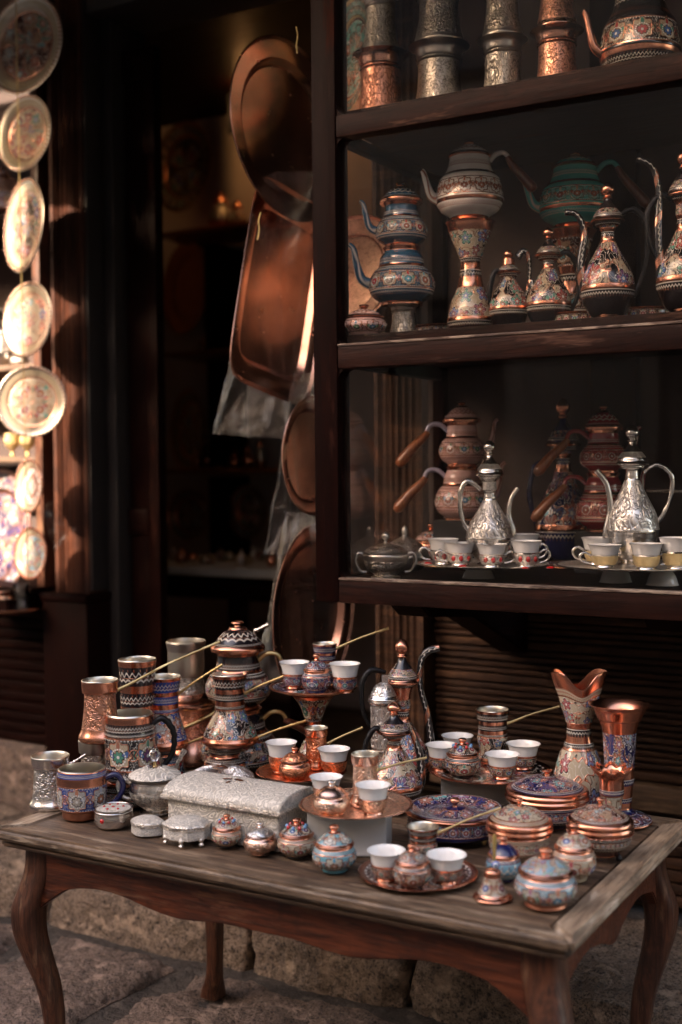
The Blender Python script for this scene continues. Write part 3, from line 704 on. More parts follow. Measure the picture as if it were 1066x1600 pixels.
# unseen houses added across the street, sized to shape the sunbeam
def building(name, s0, s1, n0, n1, h, mat, label, wins, fn):
    b = froot(name, (s0+s1)/2, (n0+n1)/2, 0, label, 'building')
    box('wall', s0, s1, n0, n1, -.01, h, mat, b, .02)
    for (a, z, w_, hh) in wins:
        f = box('window', a, a+w_, fn-.03 if fn < 0 else fn, fn+.03, z, z+hh, 'wood2', b, .01)
        box('pane', a+.07, a+w_-.07, fn+.032, fn+.04, z+.07, z+hh-.07, 'wind', b, 0)
    return b
building('stone_house', -5.04, 9.0, -7, -3.5, 5.5, 'plast', 'tall plastered house facing the shop across the narrow street', [(a, z, .9, 1.3) for a in (-4.2, -2.2, -.2, 1.8, 3.8) for z in (1.1, 3.9)], -3.5)
building('low_house', -16.0, -5.06, -7, -3.5, 3.90, 'plasw', 'low pale house across the street beside the tall one', [(a, 1.1, .9, 1.3) for a in (-14, -11.5, -9, -6.8)], -3.5)

building('end_house', -15.0, -9.0, -3.4, 2.6, 5.0, 'plasw', 'plain house closing the street far to the left', [], -3.5)  # unseen houses added at both street ends to keep bright sky off the metal
building('gable_house', 8.0, 12.0, -3.4, 2.6, 6.0, 'plast', 'tall plain house closing the street far to the right', [], -3.5)
# ================================================================== SHOP FRONT
NW = 2.90
sP0, _ = at_n(84, 700, 2.85); sP1, _ = at_n(136, 700, 2.85)
sQ0, _ = at_n(576, 1050, 2.80); sQ1, _ = at_n(662, 1050, 2.80)
front = froot('shop_wall', -1.6, 2.95, 0, kind='structure')
box('upper_wall', -7, 4, 2.92, 3.2, 2.80, 5.2, 'plast', front, .01)
box('side_wall', -7, at_n(-60, 700, NW)[0]-.5, 2.92, 3.2, 0, 2.8, 'plast', front, .01)
def fluted(name, s0, s1, z0, z1, nf, depth, nfl, mat, parent):
    poly = []; K = nfl*6
    for i in range(K+1):
        t = i/K; ph = (t*nfl) % 1; e = .10
        d = 0 if (t < e or t > 1-e) else .010*max(0, math.sin(PI*((t-e)/(1-2*e)*nfl % 1)))**.6
        poly.append((s0 + (s1-s0)*t, nf + d))
    poly += [(s1, nf+depth), (s0, nf+depth)]
    return prism(name, poly, z0, z1, mat, parent)
pil = froot('carved_pilaster', (sP0+sP1)/2, 2.85, .1, 'dark fluted wooden pilaster between the sunlit window and the doorway', 'pilaster')
fluted('shaft', sP0, sP1, .78, 2.76, 2.85, .12, 7, 'pilw', pil)
box('base_block', sP0-.03, sP1+.015, 2.82, 2.99, .11, .775, 'wood2', pil, .006)
box('base_moulding', sP0-.035, sP1+.02, 2.812, 2.995, .776, .80, 'wood0', pil, .006)
pil2 = froot('carved_pilaster', (sQ0+sQ1)/2, 2.80, .1, 'fluted wooden post of the doorway, behind the cabinet and left of the slatted wall', 'pilaster')
fluted('shaft', sQ0, sQ1-.02, .11, 2.75, 2.84, .10, 6, 'slat', pil2)
box('jamb_lining', sP1+.003, sP1+.012, 2.853, 2.928, .81, 2.74, 'dark', front, .001)  # thin dark sheet over the pilaster side, shade put into its colour
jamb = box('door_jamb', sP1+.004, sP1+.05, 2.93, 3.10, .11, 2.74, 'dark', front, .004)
sD0, _ = at_n(163, 600, 2.98); sD1, _ = at_n(246, 600, 2.98)
door = froot('open_door', sD0, 3.0, .1, 'dark red wooden door leaf standing open in the shop doorway', 'door')
zt = at_n(200, 78, 2.98)[1]
box('stile', sD0, sD0+.05, 2.98, 3.02, .12, zt, 'wood2', door, .004); box('stile', sD1-.045, sD1, 2.98, 3.02, .12, zt, 'wood2', door, .004)
for (a, b) in ((.12, .26), (.98, 1.06), (zt-.10, zt)): box('rail', sD0+.051, sD1-.046, 2.98, 3.02, a, b, 'wood0', door, .004)
for (a, b) in ((.261, .979), (1.061, zt-.101)): box('panel', sD0+.051, sD1-.046, 2.992, 3.01, a, b, 'wood2', door, .006)
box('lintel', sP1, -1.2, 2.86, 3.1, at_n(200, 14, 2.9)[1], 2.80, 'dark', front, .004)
# slatted wall under the cabinet
wz = .885
sw0 = sQ1 - .015
slw = froot('slatted_wall', sw0+.6, NW, .1, kind='structure')
box('backing', sw0, .9, NW+.012, NW+.05, .11, .895, 'dark', slw, 0)
z = .445; random.seed(3); i = 0
while z < .885:
    hgt = random.choice([.012, .014, .020, .012])
    box('slat', sw0 + random.uniform(0, .004), .9, NW - random.uniform(.002, .009), NW+.015, z, z+hgt, 'slat', slw, .0045, 3)
    z += hgt + random.uniform(.0025, .005); i += 1
box('ledge_board', sw0, .9, NW-.045, NW+.015, .355, .418, 'ledg', slw, .006)
box('ledge_board', sw0, .9, NW-.022, NW+.015, .421, .442, 'slat', slw, .005)
z = .12
while z < .35:
    box('slat', sw0, .9, NW - random.uniform(.002, .010), NW+.015, z, z+.026, 'slat', slw, .005); z += .031
# base under the left window
sL1 = sP0 - .035
lw = froot('window_base_wall', sL1-.5, NW, .1, kind='structure')
box('stone_footing', sL1-2.2, sP1+.02, 2.84, 3.0, .06, .29, 'stone', lw, .02)
z = .295
while z < .79:
    box('slat', sL1-2.2, sL1, NW - random.uniform(.002, .009), NW+.03, z, z+.030, 'wood0', lw, .005); z += .034
# unseen eave, its reach and height shaped to cut sun and skylight
eave = froot('roof_eave', -1.5, 2.3, 2.7, kind='structure')
box('soffit', -7, 4, 1.47, 2.92, 2.72, 2.76, 'wood0', eave, .004)
for k in range(16): box('rafter', -6.6+k*.65, -6.52+k*.65, 1.42, 2.9, 2.765, 2.83, 'wood1', eave, .004)
box('fascia', -7, 4, 1.40, 1.46, 2.70, 2.85, 'wood0', eave, .004)
# interior room
room = froot('shop_room', -2.4, 4.0, .1, kind='structure')
NB = 4.7
box('back_wall', -4.6, 1.2, NB, NB+.1, .1, 2.9, 'plasg', room, 0)
box('left_wall', -4.6, -4.5, 3.1, NB, .1, 2.9, 'plasg', room, 0)
box('ceiling', -4.6, 1.2, 3.1, NB, 2.84, 2.9, 'wood0', room, 0)
box('floor', -4.6, 1.2, 3.0, NB, .07, .11, 'ledg', room, 0)
sI, _ = at_n(366, 400, NB)
box('right_wall', at_n(640, 500, 3.0)[0], at_n(640, 500, 3.0)[0]+.05, 3.02, NB, .1, 2.9, 'dark', room, 0)

# ================================================================== DISPLAY CABINET
D = 2.20
def zc(y, x=533): return at_n(x, y, D)[1]
C0, C1 = -1.345, .35; Z0, Z1 = .898, 2.62; BK = 2.80
cab = froot('display_cabinet', -.6, 2.5, Z0, 'dark red glazed wooden display cabinet hanging beside the shop doorway', 'cabinet')
inn = -1.287
box('post', C0, inn, D, D+.055, Z0, Z1, 'wood2', cab, .005)
box('post', .29, .35, D, D+.055, Z0, Z1, 'wood2', cab, .005)
sill = box('sill', inn+.001, .289, D-.004, D+.055, Z0, .948, 'worn0', cab, .005)
box('rail', inn+.001, .289, D, D+.045, 1.388, 1.436, 'worn0', cab, .005)
box('rail', inn+.001, .289, D, D+.045, 1.866, 1.912, 'worn0', cab, .005)
box('rail', inn+.001, .289, D, D+.045, 2.56, Z1, 'wood0', cab, .005)
for (zt1, nn0) in ((.948, D-.006), (1.436, D-.002)): box('edge_lip', inn+.002, .288, nn0, D+.019, zt1-.0015, zt1+.0035, 'lip', cab, .0015)
def fillet(s, z, dx, dz):
    r = .022; poly = [(s, z)] + [(s + dx*(r - r*math.sin(a)), z + dz*(r - r*math.cos(a))) for a in [PI/2*i/6 for i in range(7)]]
    # corner block of the glazing rebate
    poly = [(s, z), (s + dx*r, z)] + [(s + dx*(r - r*math.sin(a)), z + dz*(r - r*math.cos(a))) for a in [PI/2*i/6 for i in range(1, 6)]] + [(s, z + dz*r)]
    return prism('corner_block', poly, D+.006, D+.04, 'wood0', cab, 0, 'y')
for (zz, d) in ((.948, 1), (1.388, -1), (1.436, 1), (1.866, -1), (1.912, 1)): fillet(inn, zz, 1, d)
for (a, b) in ((.95, 1.386), (1.438, 1.864), (1.914, 2.558)): box('glass_pane', inn-.005, .295, D+.020, D+.023, a-.004, b+.004, 'glass', cab, 0)
box('post', C0+.002, C0+.032, BK-.03, BK+.015, Z0+.006, Z1, 'wood2', cab, .003)
for (a, b) in ((Z0+.006, .946), (1.40, 1.43), (1.88, 1.905), (2.56, Z1)): box('side_rail', C0+.004, C0+.030, D+.056, BK-.031, a, b, 'wood1', cab, .002)
box('glass_pane', C0+.014, C0+.017, D+.050, BK-.026, .944, 2.562, 'glass', cab, 0)
box('bottom_board', C0+.031, .289, D+.056, BK, Z0+.006, .944, 'wood0', cab, .002)
box('top_board', C0+.031, .289, D+.056, BK, 2.57, Z1, 'wood0', cab, .002)
SH1, SH2 = 1.462, 1.932
box('shelf', C0+.031, .289, D+.046, BK-.02, 1.43, SH1, 'worn0', cab, .002)
box('shelf', C0+.031, .289, D+.046, BK-.02, 1.905, SH2, 'worn0', cab, .002)
sg, _ = at_n(667, 300, BK); sb0, _ = at_n(928, 700, BK); sb1, _ = at_n(1000, 700, BK)
b_s = max(C0+.031, sg); k = 0
while b_s < sg - .01:
    e = min(b_s+.034, sg); box('back_board', b_s, e-.002, BK - (.008 if k % 2 else 0), BK+.02, Z0+.05, Z1-.05, 'wood2', cab, .004); b_s += .034; k += 1
box('back_panel', sg, sb0-.002, BK, BK+.02, Z0+.05, Z1-.05, 'panel', cab, .001)
box('back_post', sb0, sb1, BK-.03, BK+.02, Z0+.05, Z1-.05, 'wood2', cab, .004)
box('back_panel', sb1+.002, .289, BK, BK+.02, Z0+.05, Z1-.05, 'panel', cab, .001)
for px in (640, 1040, 1420):
    sB, _ = at_n(px, 980, D+.1)
    prism('bracket', [(D+.06, Z0+.004), (NW-.02, Z0+.004), (NW-.02, Z0-.19), (NW-.07, Z0-.17), (D+.35, Z0-.06), (D+.12, Z0-.035)], sB-.04, sB+.04, 'wood1', cab, .004, 'x')

# ================================================================== TABLE
TA = (-1.663, 1.575); TB = (-.556, 2.230)
tbl = froot('wooden_table', (TA[0]+TB[0])/2, (TA[1]+TB[1])/2, 0, 'worn low wooden table with cabriole legs standing in front of the shop', 'table')
s0, n0 = TA; s1, n1 = TB; fw = .050
def edgeprof(name, A, B, C_, D_, mat):  # mitred border board as prism with rounded edge
    return prism(name, [A, B, C_, D_], ZT-.022, ZT, mat, tbl, .007, seg=3)
g = .0012
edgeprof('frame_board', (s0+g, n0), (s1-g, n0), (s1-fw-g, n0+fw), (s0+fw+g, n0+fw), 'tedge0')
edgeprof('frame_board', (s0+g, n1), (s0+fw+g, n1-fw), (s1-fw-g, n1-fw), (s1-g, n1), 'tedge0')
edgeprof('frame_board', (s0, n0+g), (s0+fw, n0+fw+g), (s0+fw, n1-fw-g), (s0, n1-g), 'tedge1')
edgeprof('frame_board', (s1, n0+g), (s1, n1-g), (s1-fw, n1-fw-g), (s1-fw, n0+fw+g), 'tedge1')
nb = 5; bw = (n1-n0-2*fw)/nb
for i in range(nb): box('panel_board', s0+fw+.001, s1-fw-.001, n0+fw+.001+i*bw, n0+fw+bw*(i+1)-.0006, ZT-.020, ZT-.0035+.0006*(i % 2), 'ttop0', tbl, .0016)
prism('edge_moulding', [(s0+.012, n0+.012), (s1-.012, n0+.012), (s1-.012, n1-.012), (s0+.012, n1-.012)], ZT-.036, ZT-.0225, 'ttop0', tbl, .005, seg=3)
def apron(name, a, b, c0, c1, axis, mat, per):
    K = 60; poly = [(a, ZT-.0365)]
    for i in range(K+1):
        t = i/K; e = min(t, 1-t)*2
        d = .066 + .010*math.cos(2*PI*per*t) + .045*max(0, 1 - e*5.5)**1.5 + .012*math.exp(-((t-.5)/.07)**2)
        poly.append((a + (b-a)*t, ZT-.0365-d))
    poly.append((b, ZT-.0365))
    return prism(name, poly, c0, c1, mat, tbl, .002, axis)
il = .045
apron('apron', s0+il+.02, s1-il-.02, n0+il, n0+il+.018, 'y', 'tapr', 3)
apron('apron', s0+il+.02, s1-il-.02, n1-il-.018, n1-il, 'y', 'tapr', 3)
apron('apron', n0+il+.02, n1-il-.02, s0+il, s0+il+.018, 'x', 'tapr', 2)
apron('apron', n0+il+.02, n1-il-.02, s1-il-.018, s1-il, 'x', 'tapr', 2)
def leg(cs, cn, ds, dn):
    prof = [(.494, 0, .029), (.45, .002, .029), (.41, .012, .028), (.375, .021, .0275), (.33, .020, .026), (.28, .010, .023), (.22, -.003, .0195), (.15, -.009, .0165), (.09, -.007, .0155), (.05, 0, .017), (.02, .012, .022), (.0, .016, .024)]
    verts = []; faces = []; fine = []
    for i in range(len(prof)-1):
        for j in range(4): fine.append(cr(prof[max(i-1, 0)], prof[i], prof[i+1], prof[min(i+2, len(prof)-1)], j/4))
    fine.append(prof[-1]); sg_ = 20
    for (z, off, w_) in fine:
        for k in range(sg_):
            a = 2*PI*k/sg_; c, s_ = math.cos(a), math.sin(a); q = (abs(c)**5 + abs(s_)**5)**(-1/5)
            verts.append((cs + ds*off + c*q*w_, cn + dn*off + s_*q*w_, z))
    for i in range(len(fine)-1):
        for k in range(sg_): faces.append((i*sg_+k, (i+1)*sg_+k, (i+1)*sg_+(k+1) % sg_, i*sg_+(k+1) % sg_))
    faces.append(tuple(range(sg_))); faces.append(tuple((len(fine)-1)*sg_+k for k in range(sg_))[::-1])
    me = bpy.data.meshes.new('leg'); me.from_pydata(verts, [], faces); smooth_me(me, 45)
    return link('leg', me, ['tleg2'], tbl)
li = .068
for (a, da) in ((s0+li, -1), (s1-li, 1)):
    for (b, db) in ((n0+li, -1), (n1-li, 1)): leg(a, b, da, db)

# ================================================================== ON THE TABLE
gt = 'coffee pots on the table'
# ---- left part
cezve(80, 1270, 33, 1172, 30, ZT, 'small engraved silver coffee pot at the left corner of the table', kind='ham', metal='ag', handle=((112, 1193), (166, 1163), 15), group=gt, hm='ag', hr=2.2)
t = T('enamel_mug', 129, 1284, 30, ZT, 'blue and cream enamelled mug with copper foot and curved blue handle', 'mug', 'enamelled mugs'); h = t.H(1190, 37)
t.lathe('body', [(0, 0, 'cud'), (29, 0, 'cud', 'c'), (31, 2, 'cud'), (31, 13, 'cud', 'c'), (36, 15, 'f_ble'), (39, 34, 'f_ble'), (39, 55, 'cu'), (39, 67, 'w_ble'), (37.5, h-2, 'cu'), (37, h, 'tin'), (34, h-2, 'tin'), (34.5, 40, 'tin'), (31, 20, 'tin'), (0, 18, 'tin')], seg=56)
t.tube('handle', [(36, 0, h-16), (54, 4, h-12), (64, 6, h-30), (54, 5, h-52), (36, 0, h-62)], [4.5, 5, 4.5, 4.5, 4], 'nav')
p = cezve(150, 1262, 34, 1148, 26, ZT, 'pewter coffee pot carrying the plain copper one on its rim', kind='ham', metal='pew', group=gt, name='coffee_pot')
zz = p.H(1154, 0)*p.S + ZT
cezve(151, 1160, 34, 1056, 29, zz, 'hammered copper coffee pot with wide flared base standing on a pewter pot', kind='ham', metal='cu', handle=((176, 1078), (334, 1011), 60), group=gt, n=(p.p.dot(N)))
def fix_h(): pass
t2 = T('enamel_jar', 198, 1268, 36, ZT, 'black enamelled pot that carries the black mug beside the blue mug', 'pot', 'enamelled pots'); h = t2.H(1208, 38)
t2.lathe('body', [(0, 0, 'blk'), (34, 0, 'blk', 'c'), (37, 4, 'z_blk'), (37, 14, 'g_blk'), (38, h-14, 'w_blk'), (39, h-3, 'cu'), (38, h, 'cu'), (0, h, 'cu')])
zb = ZT + h*t2.S
t = T('enamel_mug', 197, 1212, 36, zb, 'large black enamelled mug with twisted black iron handle', 'mug', 'enamelled mugs', n=t2.p.dot(N)); t.yc = proj(t.p)[1]; h = t.H(1107, 37)
t.lathe('body', [(0, .3, 'cu'), (36, .3, 'cu'), (37.5, 4, 'z_blk'), (38.5, 9, 'w_blk'), (39, 21, 'f_blk'), (39.5, 74, 'z_blk'), (38.5, 79, 'w_blk'), (37.5, h-11, 'cu'), (37.5, h-1, 'cu'), (36.5, h, 'tin'), (34, h-3, 'tin'), (34, 40, 'tin'), (30, 20, 'tin'), (0, 18, 'tin')], seg=56)
t.tube('handle', [(35, 0, h-16), (52, 4, h-8), (68, 6, h-30), (66, 6, h-62), (50, 4, h-84), (36, 0, h-90)], [4, 5, 4.5, 4.2, 4.5, 3.5], 'iron', rope=.5)
cezve(217, 1232, 42, 1023, 30, ZT, 'tallest black and cream enamelled coffee pot behind the black mug', c='blk', group=gt, kind='deco', waist=27)
# blue stack
q = cezve(252, 1222, 36, 1150, 28, ZT, 'teal and copper banded pot underneath the blue coffee pot', c='tea', kind='band', group=gt, handle=((272, 1168), (390, 1128), -25), lip=None)
zq = ZT + (q.yc - 1166)*q.S
cezve(251, 1166, 38, 1051, 27.5, zq, 'blue enamelled coffee pot with copper bands standing on a teal one', c='ble', kind='deco', group=gt, handle=((268, 1087), (345, 1036), -12), n=q.p.dot(N))
# silver goblet on copper pot
q = T('copper_pot', 300, 1200, 42, ZT, 'dark copper pot under the tall silver beaker', 'pot', 'enamelled pots'); h = q.H(1090, 30)
q.lathe('body', [(0, 0, 'cut'), (44, 0, 'cut', 'c'), (48, 6, 'cut'), (46, 18, 'cut'), (38, 38, 'e_cu'), (33, 70, 'e_cu'), (33, h-8, 'cut', 'c'), (37, h-6, 'cut'), (36, h, 'cut'), (0, h, 'cut')])
q.tube('handle', [(-14, -36, h-36), (20, -30, h-22), (44, -20, h-10)], [3, 2.2, 2.6], 'gold', rope=1)
zq = ZT + h*q.S
q2 = T('silver_beaker', 287, 1090, 26, zq, 'tall embossed silver beaker with a dented rim standing on a copper pot', 'beaker', None, n=q.p.dot(N)); h = q2.H(998, 31)
q2.lathe('body', [(0, 0, 'pew'), (18, 0, 'pew', 'c'), (22, 4, 'ag'), (29, 14, 'h_ag'), (30, 22, 'e_pew'), (27, 36, 'e_pew'), (28, h*.78, 'pew'), (31, h-2, 'pew'), (31, h, 'tin'), (29, h-2, 'tin'), (26, 36, 'tin'), (0, 20, 'tin')], deform=lipf(-1.2, h, 3))
# black and cream double teapot
def double_pot(px, yb, z, n, levels, c, label, mirror=1, spoutmat=None, handle='wh', hm='gold', lidc=None, knob='cu', name='double_teapot', spout=True, handles=True, hang=(60, -30), group='double teapots', pat='f_'):
    """levels: dict of px dims; lower pot, upper pot, lid"""
    t = T(name, px, yb, levels['rb'], z, label, 'teapot', group, n=n)
    y = 0; L = levels
    def pot(nm, z0, R, h_, top):
        return t.lathe(nm, [(0, z0, 'cu'), (R*.62, z0, 'cu', 'c'), (R*.64, z0+h_*.05, c), (R*.86, z0+h_*.14, 'z_'+c), (R*.97, z0+h_*.24, pat+c), (R, z0+h_*.38, pat+c), (R*.88, z0+h_*.54, 'z_'+c), (R*.74, z0+h_*.63, 'cu'), (R*.68, z0+h_*.68, 'w_'+c), (R*.64, z0+h_*.82, c), (top*.98, z0+h_*.92, 'cu'), (top*1.02, z0+h_, 'cu'), (0, z0+h_, 'cu')], seg=48)
    a = pot('lower_pot', 0, L['R1'], L['h1'], L['R2']*.66); b = pot('upper_pot', L['h1'], L['R2'], L['h2'], L['R2']*.64)
    z0 = L['h1'] + L['h2']; r = L['R2']*.78; hl = L['hl']
    t.lathe('lid', [(r*.8, z0-.5, 'cu'), (r*1.04, z0-1, 'cu', 'c'), (r*1.06, z0+hl*.10, 'cu'), (r*.98, z0+hl*.20, 'z_'+c), (r*.90, z0+hl*.27, 'w_'+c), (r*.62, z0+hl*.56, 'w_'+c), (r*.36, z0+hl*.70, 'cu'), (r*.30, z0+hl*.78, c), (r*.12, z0+hl*.80, knob)])
    t.lathe('knob', [(r*.14, z0+hl*.79, knob, 'c'), (r*.12, z0+hl*.85, knob), (r*.24, z0+hl*.92, knob), (r*.16, z0+hl*.99, knob), (0, z0+hl, knob)], seg=20)
    for (z1, R, H_) in ((0, L['R1'], L['h1']), (L['h1'], L['R2'], L['h2'])):
        m = mirror
        if handles:
            zz = z1 + H_*.80; x0 = m*R*.60
            dx, dz = hang
            t.tube('handle_bracket', [(x0, 0, zz), (x0+m*dx*.22, 0, zz+dx*.18), (x0+m*dx*.50, 0, zz+dx*.16), (x0+m*dx*.62, 0, zz+dz*.15)], [3.5, 3.8, 3.4, 3.2], hm)
            t.tube('handle', [(x0+m*dx*.55, 0, zz+dz*.02), (x0+m*dx*.70, 0, zz+dz*.25), (x0+m*dx*1.0, 0, zz+dz*.60), (x0+m*dx*1.3, 0, zz+dz*1.05), (x0+m*dx*1.42, 0, zz+dz*1.2)], [4.5, 6.5, 7.5, 9, 4], handle, seg=14)
        if spout:
            zz = z1 + H_*.36; x0 = -m*R*.85
            t.tube('spout', [(x0, 0, zz), (x0-m*R*.34, 0, zz+H_*.10), (x0-m*R*.50, 0, zz+H_*.38), (x0-m*R*.58, 0, zz+H_*.62), (x0-m*R*.72, 0, zz+H_*.70)], [R*.19, R*.15, R*.11, R*.09, R*.07], spoutmat or 'z_'+c)
    return t
dp = double_pot(374, 1214, ZT, None, dict(rb=36, R1=62, h1=102, R2=52, h2=90, hl=46), 'blk', 'big black and cream two-tier teapot with wooden handles at the back of the table', 1, spout=False, hang=(62, -22), pat='g_')
sp = T('sugar_spoon', 392, 1195, 2, ZT, 'silver spoon sticking up behind the lid of the black two-tier teapot', 'spoon')
sp.tube('handle', [(-2, 40, 0), (2, 35, 110), (6, 30, 200), (12, 28, sp.H(986)), (28, 26, sp.H(977))], [3, 2.4, 2.4, 3.4, 3.2], 'ag', rope=.6)
# front black/cream stack
q = cezve(354, 1226, 36, 1148, 30, ZT, 'black and cream banded pot underneath the front black coffee pot', c='blk', kind='band', group=gt, handle=((382, 1160), (480, 1124), -10), lip=None)
zq = ZT + (q.yc - 1160)*q.S
cezve(355, 1166, 44, 1047, 27.5, zq, 'black and cream coffee pot with flared base and brass handle, stacked before the two-tier teapot', c='blk', kind='deco', group=gt, handle=((372, 1085), (445, 1053), -8), n=q.p.dot(N))
# sugar bowl with crystal
t = T('sugar_bowl', 243, 1278, 30, ZT, 'silver filigree sugar bowl with two handles and a crystal knob', 'sugar bowl', 'silver sugar bowls'); h = t.H(1205, 0)
t.lathe('bowl', [(0, 0, 'pew'), (24, 0, 'pew', 'c'), (25, 3, 'ag'), (18, 7, 'filo'), (34, 20, 'filo'), (41, 38, 'ag'), (38, 52, 'pew'), (39, 58, 'pew'), (0, 58, 'pew')])
t.lathe('lid', [(0, 58.2, 'fil'), (40, 58.2, 'fil', 'c'), (41, 60.5, 'fil'), (30, 67, 'fil'), (12, 73, 'ag'), (5, 75, 'gold')], deform=lambda x, y, z, a: (x, y, z + (1.0*math.cos(a*14) if z > 60 and math.hypot(x, y) > 8 else 0)))
t.lathe('knob', [(3, 74, 'gold'), (2.4, 80, 'gold'), (4, 82, 'cryst'), (8.5, 89, 'cryst'), (9, 94, 'cryst'), (5, 101, 'cryst'), (0, 102, 'cryst')], seg=10, ang=10)
for k in range(14):
    a = PI*1.1 + k*PI*.8/13
for m in (-1, 1): t.tube('handle', [(m*36, -4, 46), (m*50, -6, 56), (m*57, -6, 44), (m*50, -6, 28), (m*38, -4, 22)], [3, 4.2, 3.8, 3.6, 3], 'filo')
for k in range(9):
    a = -PI*.5 + (k-4)*.34; t.lathe('shell_leaf', [(0, -6, 'fil'), (6, -4, 'fil'), (8, 0, 'fil'), (5, 2, 'fil'), (0, 3, 'fil')], off=(37*math.cos(a), 37*math.sin(a), 40), seg=12, rot=Matrix.Rotation(a, 4, 'Z') @ Matrix.Rotation(PI/2 - .35, 4, 'Y'))
sp = T('sugar_spoon', 275, 1250, 2, ZT, 'ornate silver spoon handle rising behind the sugar bowl with the crystal knob', 'spoon')
sp.tube('handle', [(-8, 10, 20), (0, 6, 50), (8, 4, 66), (14, 4, 78)], [2, 2.6, 3.0, 4.4], 'filo', rope=.5)
# round box with red stones
t = T('trinket_box', 178, 1297, 26, ZT, 'round polished silver trinket box with small red stones on its lid', 'box', 'silver trinket boxes'); h = t.H(1253, 29)
t.lathe('body', [(0, 0, 'ag'), (24, 0, 'ag', 'c'), (27, 2, 'ag'), (30.5, 11, 'ag'), (30, 21, 'ag'), (27.5, 26, 'ag'), (0, 26, 'ag')])
t.lathe('lid', [(27, 26.3, 'ag', 'c'), (29.5, 26.3, 'ag', 'c'), (29.5, 29, 'ag'), (27, h-1, 'fil'), (12, h+1, 'fil'), (0, h+1.5, 'fil')])
for (x, y, s_) in ((0, -2, 1), (-15, 2, .7), (15, 3, .7), (-7, -13, .7), (9, -12, .7), (4, 14, .7), (-8, 12, .6)):
    t.lathe('gem', [(0, 0, 'ruby'), (3.2*s_, 0, 'ruby'), (2.4*s_, 1.8, 'ruby'), (0, 2.4, 'ruby')], off=(x, y, h+.4), seg=8, sub=1)
t.lathe('gem', [(0, 0, 'ruby'), (4, 0, 'ruby'), (3, 2, 'ruby'), (0, 3, 'ruby')], off=(-13, -27, 14), seg=10, rot=Matrix.Rotation(-2.0, 4, 'Z') @ Matrix.Rotation(PI/2, 4, 'Y'))
def outline_box(px, yb, yt, hw, hd, label, shape, feet=False, dome=5, rotz=0, name='trinket_box', n_=48):
    t = T(name, px, yb, hd, ZT, label, 'box', 'silver trinket boxes', rotz=rotz); h = t.H(yt, hd)
    f0 = 9 if feet else 0
    def df(x, y, z, a):
        r = math.hypot(x, y); s_ = shape(a); return x*hw*s_, y*hd*s_, z
    zl = f0 + (h-f0)*.60
    t.lathe('body', [(0, f0, 'fil'), (.93, f0, 'fil', 'c'), (.97, f0+1, 'fil', 'c'), (.96, zl-3, 'filo', 'c'), (.99, zl-2, 'filo'), (.99, zl, 'filo', 'c'), (0, zl, 'filo')], seg=n_, deform=df, sub=1, ang=30)
    t.lathe('lid', [(.96, zl+.4, 'filo', 'c'), (1.0, zl+.4, 'filo', 'c'), (1.01, zl+3, 'filo'), (.96, zl+5, 'fil', 'c'), (.70, h-1, 'fil'), (.4, h+dome*.3, 'fil'), (0, h+dome*.4, 'fil')], seg=n_, deform=df, sub=3, ang=30)
    if feet:
        for (fx, fy) in ((-.78, -.45), (.1, -.93), (.8, -.4), (-.1, .9)):
            t.lathe('foot', [(0, 0, 'filo'), (3, 0, 'filo'), (4.5, 2, 'filo'), (2.4, 5, 'filo'), (4.5, 9, 'filo'), (2, 14, 'filo'), (0, 15, 'filo')], off=(fx*hw, fy*hd, 0), seg=10)
    return t
octo = lambda a: 1/max(abs(math.cos((a + PI/8) % (PI/4) - PI/8)), .9)*.96
outline_box(231, 1308, 1270, 28, 22, 'smallest oval silver filigree box, between the round and the footed ones', lambda a: 1 + .05*math.cos(4*a), rotz=-.4)
outline_box(292, 1325, 1268, 38, 31, 'eight-sided silver filigree box on tiny feet at the table front', octo, feet=True, rotz=-.3, n_=48)
# fluted dome box behind the casket
t = T('trinket_box', 345, 1246, 46, ZT, 'domed fluted silver box lying behind the big silver casket', 'box', 'silver trinket boxes'); h = t.H(1195)
t.lathe('body', [(0, 0, 'h_ag'), (48, 0, 'h_ag', 'c'), (50, 4, 'h_ag'), (50, h*.35, 'ag', 'c'), (0, h*.35, 'ag')])
t.lathe('lid', [(49, h*.36, 'ag', 'c'), (52, h*.36, 'ag', 'c'), (53, h*.42, 'h_ag'), (48, h*.62, 'h_ag'), (30, h*.84, 'h_ag'), (12, h*.90, 'ag'), (7, h*.97, 'ag'), (0, h, 'ag')], seg=96, deform=lambda x, y, z, a: (x*(1 + .03*math.cos(24*a)), y*(1 + .03*math.cos(24*a)), z + (1.6*math.cos(24*a) if math.hypot(x, y) > 14 else 0)))
